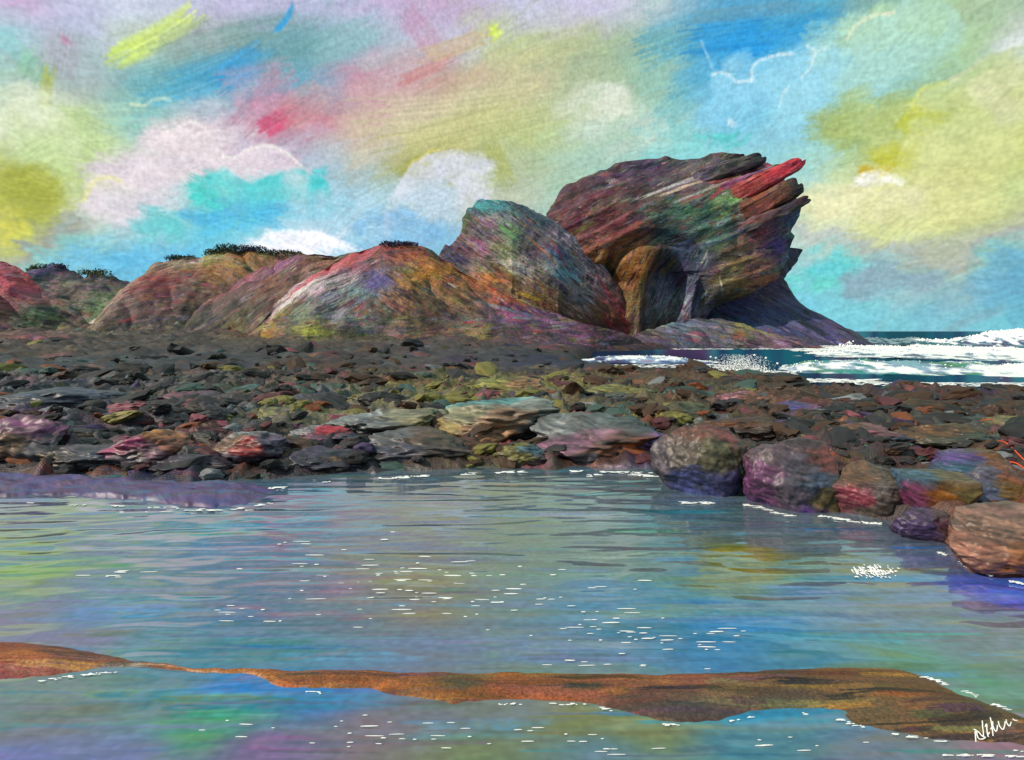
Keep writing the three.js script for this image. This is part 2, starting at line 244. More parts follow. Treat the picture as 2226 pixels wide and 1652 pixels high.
    sky[o + 3] = 1;
  }
  const t = new THREE.DataTexture(sky, W, H, THREE.RGBAFormat, THREE.FloatType);
  t.mapping = THREE.EquirectangularReflectionMapping; t.magFilter = THREE.LinearFilter; t.needsUpdate = true;
  scene.background = t; scene.environment = t;
}

// ---------------------------------------------------------------- shared relief
function reliefTexture(n, seed, weave) {                               // uneven woven grain: fine crossing ridges, no two alike
  const d = new Uint8Array(n * n * 4);
  for (let y = 0; y < n; y++) for (let x = 0; x < n; x++) {
    const i = Math.floor(x / 4), j = Math.floor(y / 4), over = (i + j) & 1, fx = (x % 4) / 4 - 0.375, fy = (y % 4) / 4 - 0.375;
    const w = over ? 1 - 2.4 * Math.abs(fy) : 1 - 2.4 * Math.abs(fx), k = 0.5 * weave * w * (0.6 + 0.8 * hash(i, j, seed)) + (1 - weave) * (0.5 + fbm(x / 9, y / 6, seed, 4)) + 0.12 * hash(x, y, seed);
    const o = (y * n + x) * 4; d[o] = d[o + 1] = d[o + 2] = clamp(k * 255, 0, 255); d[o + 3] = 255;
  }
  const t = new THREE.DataTexture(d, n, n); t.magFilter = t.minFilter = THREE.LinearFilter; t.wrapS = t.wrapT = THREE.RepeatWrapping; t.needsUpdate = true;
  return t;
}
const grain = reliefTexture(512, 3, 0.6);
const relief = (rx, ry) => { const t = grain.clone(); t.repeat.set(rx, ry); t.needsUpdate = true; return t; };

// ---------------------------------------------------------------- landforms: solid lofts round a ridge line or an upright axis
function gridGeometry(nu, nv, point, displace, closedU) {
  const pos = new Float32Array((nu + 1) * (nv + 1) * 3), idx = [], p = new THREE.Vector3();
  for (let i = 0; i <= nu; i++) for (let j = 0; j <= nv; j++) { point(i / nu, j / nv, p); p.toArray(pos, (i * (nv + 1) + j) * 3); }
  for (let i = 0; i < nu; i++) for (let j = 0; j < nv; j++) { const a = i * (nv + 1) + j, b = a + nv + 1; idx.push(a, b, a + 1, b, b + 1, a + 1); }
  const g = new THREE.BufferGeometry();
  g.setAttribute('position', new THREE.BufferAttribute(pos, 3)); g.setIndex(idx);
  const weld = () => {                                                  // the seam and the pinched ends share normals
    g.computeVertexNormals();
    if (closedU) { const n = g.attributes.normal, v = new THREE.Vector3(), w = new THREE.Vector3(), last = nu * (nv + 1); for (let j = 0; j <= nv; j++) { v.fromBufferAttribute(n, j).add(w.fromBufferAttribute(n, last + j)).normalize(); n.setXYZ(j, v.x, v.y, v.z); n.setXYZ(last + j, v.x, v.y, v.z); } }
  };
  weld();
  if (displace) {
    const n = g.attributes.normal, q = new THREE.Vector3(), nn = new THREE.Vector3(), out = pos.slice();
    for (let k = 0; k < pos.length / 3; k++) { q.fromArray(pos, k * 3); nn.fromBufferAttribute(n, k); const d = displace(q, nn); out[k * 3] += nn.x * d; out[k * 3 + 1] += nn.y * d; out[k * 3 + 2] += nn.z * d; }
    pos.set(out); weld();
  }
  return g;
}
/** uv = metres across and up, scaled to the painted rectangle [u0, v0, u1, v1] of the front plane at distance D. */
function frontUV(g, rect, D) {
  const [u0, v0, u1, v1] = rect, a = at(u0, v1, D), b = at(u1, v0, D), p = g.attributes.position, uv = new Float32Array(p.count * 2);
  for (let i = 0; i < p.count; i++) { uv[i * 2] = (p.getX(i) - a.x) / (b.x - a.x); uv[i * 2 + 1] = (p.getY(i) - a.y) / (b.y - a.y); }
  g.setAttribute('uv', new THREE.BufferAttribute(uv, 2));
  return g;
}
const ROCKS = [[34, 28, 36], [28, 30, 44], [52, 36, 30], [40, 30, 44], [60, 45, 60], [130, 60, 70], [70, 100, 110], [150, 110, 60], [90, 70, 120], [190, 180, 180], [110, 120, 60], [180, 70, 80]];
function landMaterial(rect, D, points, { seed = 1, ang = 0.3, marks = [], accents = ROCKS, share = 0.3, gain = 0.62, n = 900, scale = 1.6, rough = 0.7, len = [14, 70], relief: rl = 0.16 }) {
  const [u0, v0, u1, v1] = rect, w = Math.round((u1 - u0) * scale), h = Math.round((v1 - v0) * scale), X = (u) => (u - u0) * scale, Y = (v) => (v1 - v) * scale;
  const P = new Paint(w, h).ground(points.map(([u, v, r, g, b]) => [X(u), Y(v), r, g, b]), 1.3, 1.6, 4);
  const angle = typeof ang === 'function' ? (x, y) => ang(u0 + x / scale, v1 - y / scale) : () => ang, k = (w * h) / (600 * 400);
  P.brush(n * k, seed, { len: len.map((l) => l * scale), wid: [4 * scale, 15 * scale], ang: angle, jitter: 18, alpha: 0.95, accents, share: share * 0.5, vary: 34, dry: 0.4 });
  P.brush(n * 1.6 * k, seed + 1, { len: [10 * scale, 40 * scale], wid: [2 * scale, 6 * scale], ang: angle, jitter: 22, alpha: 0.95, accents, share, vary: 48, dry: 0.6 });
  P.marks(marks.map(([a, b, c, d, wd, cc, al, be]) => [X(a), Y(b), X(c), Y(d), wd * scale, cc, al, be]), seed);
  const m = new THREE.MeshPhysicalMaterial({ map: P.texture(gain), roughness: rough, bumpScale: rl, bumpMap: relief((u1 - u0) * 0.12 / 32 * 1.0, (v1 - v0) * 0.12 / 32) });
  return m;
}
const strata = (angle, amp, pitch, seed) => (p) => { const q = -p.x * Math.sin(angle) + p.y * Math.cos(angle) + 1.4 * fbm(p.x / 9, p.y / 9, p.z / 9 + seed, 3), k = q / pitch, f = k - Math.floor(k), r = hash(Math.floor(k), seed); const r2 = hash(Math.floor(k) + 1, seed), e = sm(clamp((f - 0.82) / 0.18)); return amp * (lerp(r * 0.8 + 0.35 * f * f, r2 * 0.8, e) + 0.45 * fbm(p.x / 3, p.y / 3, p.z / 3 + seed, 4)); };
const gully = (amp, size, seed) => (p) => -amp * (1 - Math.abs(vn(p.x / size + 0.9 * p.y / size + 0.5 * fbm(p.x / 5, p.y / 4, p.z / 5, 2), p.y / size * 0.55, p.z / size * 0.8 + seed))) ** 3 + 0.4 * amp * fbm(p.x / size * 2.2, p.y / size, seed, 3);
const lumps = (amp, size, seed) => (p) => amp * (0.22 * fbm(p.x * 0.9, p.y * 1.1, p.z * 0.9, 3) + fbm(p.x / size, p.y / size * 1.3, p.z / size + seed, 5) + 0.25 * Math.abs(vn(p.x / size * 2.6, p.y / size * 2.6, p.z / size * 2.6)));

/** A hill or slab: the ridge follows topline ([u, v] pairs seen at distance D), the front reaches reach(s) metres towards the viewer. */
function ridgeGeometry(topline, D, { foot = 0.2, front = 14, back = 16, power = 0.75, displace, nu = 260, nv = 110, lean = 0, taper = 2.6, tent = 0 }) {
  const top = curve(topline.map(([u, v]) => [u, EYE + (HZ - v) * D / F])), u0 = topline[0][0], u1 = topline[topline.length - 1][0];
  const fr = typeof front === 'function' ? front : () => front, bk = typeof back === 'function' ? back : () => back;
  return gridGeometry(nu, nv, (s, t, p) => {
    const u = lerp(u0, u1, s), th = t * Math.PI, y = Math.max(top(u), foot), c = Math.cos(th), end = Math.min(1, taper * Math.min(s, 1 - s)) ** 1.15;
    p.set((u - CU) * D / F, foot - 1.2 + (y - foot + 1.2) * (tent ? lerp(Math.sin(th), 1 - Math.abs(c), tent) : Math.sin(th)) ** power, -D + c * (c > 0 ? fr(s) : bk(s)) * lerp(0.06, 1, end) - lean * (y - foot) * Math.sin(th));
  }, displace);
}
/** An upright mass: rows of [v, left u, right u] seen at distance D, deep in both directions. */
function uprightGeometry(rows, D, depth, { displace, nu = 240, nv = 200, square = 0.8 }) {
  const L = curve(rows.map((r) => [r[0], r[1]])), R = curve(rows.map((r) => [r[0], r[2]])), v0 = rows[0][0], v1 = rows[rows.length - 1][0];
  return gridGeometry(nu, nv, (s, t, p) => {
    const v = lerp(v1, v0, t), l = L(v), r = R(v), a = s * 2 * Math.PI, c = Math.cos(a), sn = Math.sin(a), q = (x, e) => Math.sign(x) * Math.abs(x) ** e, w = (r - l) / 2 * D / F;
    p.set(((l + r) / 2 - CU) * D / F + w * q(c, square), EYE + (HZ - v) * D / F, -D + Math.min(depth(v), w * 1.1) * q(-sn, square));
  }, displace, true);
}

// ---- hills of the coast, from the back to the front
const hillSide = (a, b) => (u) => (u < a ? 0.75 : u > b ? -0.5 : lerp(0.75, -0.5, (u - a) / (b - a)));
{
  const rect = [-420, 520, 480, 760], D = 150;
  const g = ridgeGeometry([[-420, 560], [-200, 570], [-60, 590], [40, 606], [70, 590], [95, 584], [125, 580], [150, 590], [180, 596], [210, 590], [245, 597], [275, 608], [310, 606], [340, 596], [400, 640], [470, 742]], D, { front: 30, back: 20, tent: 0.7, displace: (p) => lumps(1.6, 9, 2)(p) + gully(1.2, 6, 3)(p), nu: 300 });
  tag(mesh('hill', frontUV(g, rect, D), landMaterial(rect, D, [[-300, 620, 110, 100, 85], [80, 595, 92, 94, 58], [120, 585, 74, 66, 116], [200, 595, 92, 88, 80], [150, 630, 140, 118, 110], [220, 640, 128, 104, 98], [250, 620, 92, 88, 92], [310, 610, 72, 62, 116], [200, 680, 124, 112, 104], [150, 690, 108, 150, 112], [280, 660, 120, 146, 104], [60, 700, 104, 146, 92], [0, 720, 120, 140, 90]], { seed: 21, ang: -0.25 })), 'low dark green and brown hill between the red hill and the white streaked slope', 'hill', null, 'structure');
}
{
  const rect = [-420, 500, 260, 760], D = 124;
  const g = ridgeGeometry([[-420, 600], [-250, 548], [-100, 545], [0, 557], [30, 570], [60, 590], [90, 618], [140, 660], [190, 700], [250, 742]], D, { front: 22, tent: 0.7, displace: (p) => lumps(1.0, 10, 5)(p) + gully(1.2, 5, 5)(p) });
  tag(mesh('hill', frontUV(g, rect, D), landMaterial(rect, D, [[-300, 620, 170, 90, 90], [0, 590, 170, 74, 92], [40, 615, 226, 84, 108], [70, 630, 208, 92, 104], [90, 650, 176, 104, 104], [0, 660, 140, 84, 84], [20, 690, 104, 112, 84], [120, 690, 100, 126, 92], [0, 706, 108, 150, 92], [60, 720, 204, 80, 116], [100, 740, 170, 90, 100], [-300, 730, 110, 100, 80]], { seed: 23, ang: -0.45 })), 'rose red hill at the left edge of the view', 'hill', null, 'structure');
}
{
  const rect = [140, 500, 1060, 770], D = 138;
  const g = ridgeGeometry([[150, 740], [175, 716], [215, 682], [262, 640], [305, 612], [335, 578], [365, 562], [400, 559], [440, 556], [465, 546], [500, 540], [545, 540], [590, 548], [640, 545], [690, 543], [745, 550], [800, 558], [870, 566], [960, 620], [1050, 740]], D, { front: (s) => 24 + 5 * Math.sin(s * 9), back: 20, tent: 0.8, taper: 4, displace: (p) => lumps(1.3, 8, 9)(p) + gully(1.0, 7, 7)(p), nu: 340, nv: 150 });
  const m = landMaterial(rect, D, [[200, 700, 190, 176, 166], [240, 670, 196, 170, 160], [300, 640, 178, 138, 130], [350, 600, 156, 136, 112], [420, 575, 180, 158, 136], [400, 620, 156, 58, 66], [440, 625, 140, 56, 66], [360, 680, 160, 130, 118], [280, 690, 150, 150, 112], [480, 560, 156, 146, 92], [540, 560, 168, 114, 58], [640, 552, 136, 98, 82], [720, 557, 124, 92, 84], [500, 600, 156, 104, 58], [320, 712, 168, 156, 124], [430, 680, 110, 84, 80], [350, 735, 120, 94, 78], [800, 620, 120, 90, 80], [420, 712, 64, 52, 48], [500, 690, 60, 50, 48], [470, 650, 90, 56, 58]], { seed: 25, ang: hillSide(340, 560), marks: [[180, 726, 310, 622, 12, [246, 242, 236], 1], [230, 720, 330, 640, 12, [206, 180, 170], 0.8], [210, 716, 280, 660, 8, [244, 240, 232], 0.8], [178, 722, 270, 640, 10, [150, 190, 120], 0.5], [262, 640, 330, 582, 4, [225, 214, 204], 0.6], [380, 560, 450, 556, 8, [74, 72, 120], 0.6], [460, 556, 500, 600, 10, [150, 140, 50], 0.6]] });  // the white streak is a highlight painted on the left slope
  tag(mesh('hill', frontUV(g, rect, D), m), 'tan hill with a thin white streak down its left slope', 'hill', null, 'structure');
}
{
  const rect = [290, 520, 1080, 770], D = 128;
  const g = ridgeGeometry([[300, 742], [345, 718], [400, 690], [450, 650], [500, 618], [550, 592], [600, 572], [650, 558], [700, 552], [760, 552], [820, 556], [900, 590], [980, 660], [1060, 742]], D, { front: 19, back: 9, tent: 0.8, taper: 4, displace: (p) => lumps(1.2, 7, 12)(p) + gully(0.9, 6, 9)(p), nu: 320, nv: 140 });
  const m = landMaterial(rect, D, [[360, 722, 118, 100, 90], [420, 690, 104, 86, 82], [480, 645, 146, 72, 86], [540, 610, 148, 80, 108], [620, 575, 156, 90, 146], [700, 562, 128, 92, 74], [760, 556, 110, 100, 66], [560, 640, 118, 84, 82], [620, 620, 140, 84, 64], [520, 690, 96, 90, 84], [650, 640, 120, 90, 80], [480, 722, 84, 74, 70], [600, 710, 110, 96, 60], [800, 600, 120, 84, 70], [440, 722, 50, 44, 44], [520, 712, 56, 50, 48], [560, 670, 70, 58, 56], [640, 690, 70, 62, 50]], { seed: 27, ang: hillSide(640, 860), marks: [[345, 722, 420, 676, 4, [216, 196, 190], 0.7], [420, 676, 520, 612, 5, [204, 84, 92], 0.8], [520, 612, 610, 574, 6, [150, 70, 110], 0.7]] });
  tag(mesh('hill', frontUV(g, rect, D), m), 'purple brown spur with a reddish crest running down behind the pink hill', 'hill', null, 'structure');
}

// ---- the headland: head, dark foot, ledges and the arched buttress are parts of one mass
const headland = new THREE.Group(); headland.name = 'headland'; scene.add(headland);
headland.position.set(0, 0, 0);
tag(headland, 'tall multicoloured rock headland overhanging the sea, with red tipped ledges', 'headland');
const DH = 132;
{
  const rect = [1150, 320, 1780, 780];
  const rows = [[343, 1560, 1640], [350, 1450, 1655], [359, 1378, 1692], [373, 1312, 1712], [388, 1272, 1718], [404, 1243, 1722], [430, 1216, 1732], [468, 1188, 1738], [495, 1178, 1732], [520, 1176, 1722], [550, 1182, 1712], [580, 1220, 1700], [602, 1260, 1686], [622, 1282, 1664], [642, 1290, 1630], [655, 1292, 1590], [668, 1292, 1556], [690, 1290, 1540], [720, 1286, 1534], [770, 1280, 1530]].map(([v, l, r]) => [v, l, CU + (r - CU) * 0.962]);
  const bed = strata(0.42, 1.5, 3.1, 4);
  const g = uprightGeometry(rows, DH, (v) => 3 + 12 * step(340, 480, v) - 2 * step(600, 670, v), { displace: (p) => {
    // the hollow under the overhang: an arch worn back into the front of the rock, with a pillar on its left
    const k = (DH - 12) / F, u = CU + p.x / k, v = HZ - (p.y - EYE) / k, front = step(-DH, -DH + 5, p.z), r = Math.hypot((u - 1452) / 62, Math.max(0, 648 - v) / 112), rr = Math.hypot((u - 1418) / 112, Math.max(0, 640 - v) / 118);
    return bed(p) * step(0.2, 0.75, rr < 1 ? 0 : rr - 0.6) - 0.95 + 0.5 * Math.abs(vn(p.x / 4, p.y / 5, p.z / 4)) - front * (7.5 * step(1, 0.55, r) + 1.8 * step(0.2, 0.02, Math.abs(rr - 1.02)) + 0.8 * step(1.02, 0.9, rr)) + 0.5 * fbm(p.x / 3, p.y / 3, p.z / 3, 4);
  }, nu: 340, nv: 300, square: 0.62 });
  const pts = [[1230, 440, 84, 48, 64], [1300, 400, 92, 52, 80], [1250, 500, 124, 50, 68], [1320, 520, 146, 62, 74], [1350, 370, 74, 50, 86], [1400, 380, 88, 68, 98], [1450, 430, 124, 88, 104], [1500, 370, 122, 110, 116], [1580, 362, 130, 124, 128], [1640, 352, 150, 82, 120], [1380, 470, 98, 108, 90], [1450, 490, 76, 130, 100], [1530, 460, 86, 156, 88], [1540, 420, 140, 48, 64], [1600, 400, 124, 80, 56], [1660, 390, 216, 74, 80], [1700, 370, 236, 58, 82], [1690, 420, 190, 66, 74], [1620, 440, 108, 82, 52], [1570, 475, 146, 146, 120], [1620, 490, 58, 78, 134], [1680, 470, 76, 70, 98], [1730, 450, 46, 44, 68], [1705, 500, 40, 84, 124], [1500, 530, 80, 118, 110], [1420, 530, 60, 90, 104], [1600, 530, 164, 72, 92], [1640, 555, 104, 66, 150], [1690, 540, 46, 136, 114], [1700, 590, 70, 196, 182], [1550, 570, 134, 112, 74], [1540, 620, 140, 110, 62], [1600, 610, 186, 112, 86], [1640, 625, 174, 106, 74], [1570, 648, 134, 112, 58], [1340, 450, 112, 62, 74], [1325, 580, 190, 114, 40], [1365, 560, 176, 110, 44], [1375, 600, 196, 118, 44], [1350, 650, 160, 116, 60], [1340, 710, 126, 84, 60], [1440, 560, 92, 106, 146], [1430, 620, 104, 120, 166], [1455, 660, 170, 184, 206], [1480, 600, 84, 84, 128], [1500, 660, 90, 90, 134], [1470, 710, 110, 130, 160], [1400, 700, 104, 100, 100]];
  const marks = [[1340, 472, 1560, 372, 7, [226, 216, 216], 0.95], [1400, 446, 1600, 362, 7, [206, 200, 210], 0.9], [1380, 466, 1560, 388, 8, [232, 208, 184], 0.9], [1420, 474, 1580, 404, 6, [214, 210, 214], 0.85], [1460, 420, 1640, 352, 5, [170, 160, 176], 0.7], [1330, 440, 1480, 368, 10, [82, 44, 84], 0.7], [1210, 470, 1330, 390, 14, [96, 44, 62], 0.6], [1490, 470, 1560, 412, 10, [196, 44, 78], 0.7], [1560, 436, 1690, 376, 5, [196, 36, 66], 0.85], [1580, 450, 1690, 392, 14, [206, 84, 84], 0.7], [1600, 470, 1720, 420, 14, [112, 78, 46], 0.7], [1600, 500, 1735, 438, 7, [40, 38, 58], 0.85], [1540, 530, 1700, 470, 6, [64, 78, 140], 0.75], [1530, 520, 1650, 476, 4, [206, 204, 196], 0.7], [1520, 545, 1600, 512, 7, [56, 66, 110], 0.7], [1560, 480, 1620, 464, 6, [224, 216, 196], 0.7], [1520, 470, 1600, 448, 7, [110, 200, 90], 0.75], [1460, 462, 1490, 452, 6, [226, 64, 100], 0.8], [1620, 560, 1670, 540, 34, [110, 68, 166], 0.7], [1590, 540, 1620, 500, 18, [176, 74, 90], 0.6], [1690, 610, 1722, 500, 12, [56, 190, 166], 0.7, 0.15], [1700, 560, 1732, 470, 10, [38, 80, 150], 0.7], [1560, 636, 1650, 610, 8, [206, 110, 84], 0.6], [1530, 600, 1600, 570, 16, [146, 118, 66], 0.6], [1512, 606, 1522, 648, 5, [226, 210, 180], 0.8]];
  mesh('rock_face', frontUV(g, rect, DH), landMaterial(rect, DH, pts, { seed: 31, ang: (u, v) => (u < 1505 && v > 560 ? 1.2 : v > 560 ? 0.2 : 0.46), marks, n: 1100 }), headland);
}
{ // ledges that jut out at the upper right: slabs along the bedding
  const ledge = (a, b, w, depth, c, label, seed, z, tip = 0.45) => {
    const A = at(a[0], a[1], DH - z), B = at(b[0], b[1], DH - z), dir = B.clone().sub(A), len = dir.length(), ang = Math.atan2(dir.y, dir.x), h = w * DH / F;
    const g = gridGeometry(90, 60, (s, t, p) => { const th = -s * 2 * Math.PI, q = (x, e) => Math.sign(x) * Math.abs(x) ** e, k = Math.min(1, t * 6) ** 0.6 * (t > 0.9 ? Math.sqrt(Math.max(0, 1 - ((t - 0.9) / 0.1) ** 2)) : 1), thin = lerp(1, tip, t); p.set(len * (t + (t > 0.5 ? 0.07 * fbm(th * 1.3, seed, 2, 3) * t : 0)), h * 0.5 * k * thin * q(Math.sin(th), 0.35), depth * k * lerp(1, 0.6, t) * q(Math.cos(th), 0.5)); }, (p) => 0.4 * fbm(p.x / 3, p.y * 1.6, p.z / 3 + seed, 4) + 0.25 * Math.abs(vn(p.x / 5, p.y * 2.2, p.z / 5)), true);
    g.rotateZ(ang); g.translate(A.x, A.y, A.z);
    const rect = [Math.min(a[0], b[0]) - 20, Math.min(a[1], b[1]) - 30, Math.max(a[0], b[0]) + 30, Math.max(a[1], b[1]) + 30];
    const o = mesh('ledge', frontUV(g, rect, DH - z), landMaterial(rect, DH - z, c.map((k, i) => [lerp(a[0], b[0], i / Math.max(1, c.length - 1)), lerp(a[1], b[1], i / Math.max(1, c.length - 1)), ...k]), { seed, ang, share: 0.05, n: 800, scale: 2 }), headland);
    o.userData.label = label;
  };
  ledge([1480, 402], [1656, 346], 36, 4, [[120, 108, 112], [126, 118, 124], [90, 84, 92], [52, 52, 58]], 'grey topmost ledge with a ragged dark tip', 41, 5, 0.7);
  ledge([1530, 436], [1700, 366], 30, 4, [[120, 60, 90], [150, 70, 120], [110, 60, 110], [64, 56, 76]], 'mauve ledge under the topmost one', 43, 8, 0.7);
  ledge([1560, 446], [1738, 354], 44, 5, [[150, 70, 60], [196, 74, 76], [226, 70, 82], [240, 46, 78]], 'bright red ledge ending in a pointed tip', 45, 9, 0.55);
  ledge([1590, 480], [1730, 404], 44, 5, [[110, 78, 50], [150, 74, 62], [120, 70, 56], [44, 38, 46]], 'brown and red ledge with a blackened end', 47, 11, 0.8);
  ledge([1600, 506], [1752, 434], 30, 5, [[90, 84, 96], [120, 80, 78], [66, 56, 70], [70, 44, 50]], 'lowest ledge, dark with a small reddish point', 49, 12, 0.5);
}
{
  const rect = [1180, 540, 1890, 790];
  const g = uprightGeometry([[545, 1500, 1734], [570, 1500, 1722], [590, 1500, 1706], [608, 1500, 1697], [625, 1500, 1700], [645, 1500, 1712], [668, 1500, 1738], [692, 1500, 1775], [715, 1500, 1812], [735, 1500, 1838], [750, 1500, 1856], [762, 1500, 1862], [790, 1500, 1868]], DH + 4, (v) => 6 + 14 * step(640, 780, v), { displace: strata(-0.5, 0.8, 2.2, 8), nu: 220, nv: 130 });
  const o = mesh('rock_foot', frontUV(g, rect, DH + 4), landMaterial(rect, DH + 4, [[1690, 600, 84, 68, 92], [1720, 560, 76, 66, 90], [1650, 650, 96, 70, 108], [1700, 690, 70, 74, 128], [1600, 690, 72, 80, 136], [1800, 740, 68, 62, 96], [1750, 715, 86, 70, 130], [1660, 680, 68, 80, 130], [1500, 700, 90, 98, 130], [1840, 756, 64, 60, 80], [1400, 740, 84, 72, 96], [1300, 740, 76, 64, 94]], { seed: 51, ang: -0.55, share: 0.1 }), headland);
  o.userData.label = 'blue violet foot that flares out to the sea';
}
{
  const rect = [1280, 640, 1890, 800], D = 117;
  const g = ridgeGeometry([[1300, 752], [1360, 730], [1420, 710], [1480, 696], [1545, 692], [1600, 700], [1650, 714], [1720, 730], [1790, 744], [1870, 764]], D, { foot: -0.6, front: 8, back: 9, power: 0.8, tent: 0.5, taper: 5, displace: (p) => lumps(0.8, 5, 15)(p) + gully(0.7, 4, 4)(p), nu: 260 });
  const pts = [[1395, 715, 100, 96, 96], [1470, 700, 108, 128, 156], [1550, 702, 98, 92, 130], [1600, 712, 160, 156, 100], [1680, 732, 150, 126, 150], [1380, 740, 84, 70, 92], [1500, 738, 84, 86, 108], [1760, 748, 84, 76, 112], [1320, 745, 120, 74, 70], [1620, 745, 96, 74, 104], [1830, 758, 70, 62, 84]];
  const o = mesh('rock_apron', frontUV(g, rect, D), landMaterial(rect, D, pts, { seed: 53, ang: -0.22, marks: [[1440, 698, 1490, 694, 5, [236, 240, 244], 0.8], [1590, 706, 1690, 734, 9, [176, 166, 90], 0.7], [1660, 716, 1740, 742, 6, [196, 150, 186], 0.7]] }), headland);
  o.userData.label = 'low slope of blue, green and mauve rock at the foot';
}

// ---- the tilted slab in front of the headland
{
  const rect = [930, 410, 1400, 770], D = 122;
  const g = ridgeGeometry([[950, 572], [958, 548], [985, 524], [1000, 503], [1008, 478], [1016, 466], [1026, 450], [1044, 438], [1070, 434], [1100, 440], [1140, 452], [1180, 470], [1220, 497], [1260, 527], [1300, 562], [1330, 600], [1352, 640], [1364, 680], [1368, 712], [1370, 742]], D, { front: (s) => 11 - 4 * s, back: 7, power: 0.5, displace: (p) => strata(-0.62, 1.3, 3.2, 6)(p) - 0.8 + lumps(0.6, 4, 3)(p), nu: 300, nv: 150 });
  const pts = [[1040, 450, 54, 166, 184], [1080, 452, 48, 120, 140], [1150, 478, 56, 84, 108], [1020, 490, 96, 98, 60], [1060, 500, 168, 130, 176], [1110, 510, 116, 156, 108], [1150, 520, 74, 84, 104], [1220, 525, 134, 116, 138], [1000, 530, 98, 74, 98], [1050, 548, 160, 98, 134], [1100, 560, 140, 164, 116], [1160, 560, 122, 98, 110], [1200, 570, 96, 116, 146], [1260, 560, 158, 134, 156], [1060, 590, 190, 156, 154], [1130, 590, 214, 202, 200], [1220, 600, 112, 166, 190], [1280, 610, 168, 134, 156], [985, 560, 60, 60, 112], [1100, 620, 170, 122, 62], [1180, 630, 134, 92, 62], [1260, 650, 170, 158, 170], [1320, 640, 138, 76, 88], [1345, 690, 172, 42, 44], [1280, 690, 124, 84, 58], [1180, 670, 134, 98, 62], [1060, 605, 226, 132, 46], [1300, 730, 60, 38, 46], [1120, 700, 70, 50, 46], [1220, 690, 84, 56, 44], [1000, 580, 44, 40, 70]];
  const marks = [[1190, 482, 1310, 580, 8, [208, 200, 206], 0.75, 0.06], [1230, 506, 1330, 604, 5, [232, 224, 226], 0.75], [1110, 448, 1250, 520, 12, [52, 84, 108], 0.7], [1030, 442, 1110, 470, 16, [60, 170, 186], 0.7], [1290, 600, 1362, 690, 8, [206, 62, 66], 0.7], [1140, 520, 1210, 590, 7, [226, 120, 70], 0.7], [1190, 530, 1240, 610, 6, [206, 60, 80], 0.65], [1120, 640, 1180, 662, 9, [226, 180, 40], 0.8], [1060, 570, 1180, 600, 14, [226, 216, 212], 0.6], [1080, 500, 1130, 540, 10, [96, 190, 120], 0.6], [1040, 600, 1090, 620, 9, [232, 130, 44], 0.7], [1210, 590, 1260, 620, 12, [120, 190, 212], 0.6]];
  tag(mesh('tilted_slab', frontUV(g, rect, D), landMaterial(rect, D, pts, { seed: 61, ang: -0.62, marks, n: 1100 })), 'tilted rock slab with a turquoise crown leaning between the hills and the headland', 'rock');
}
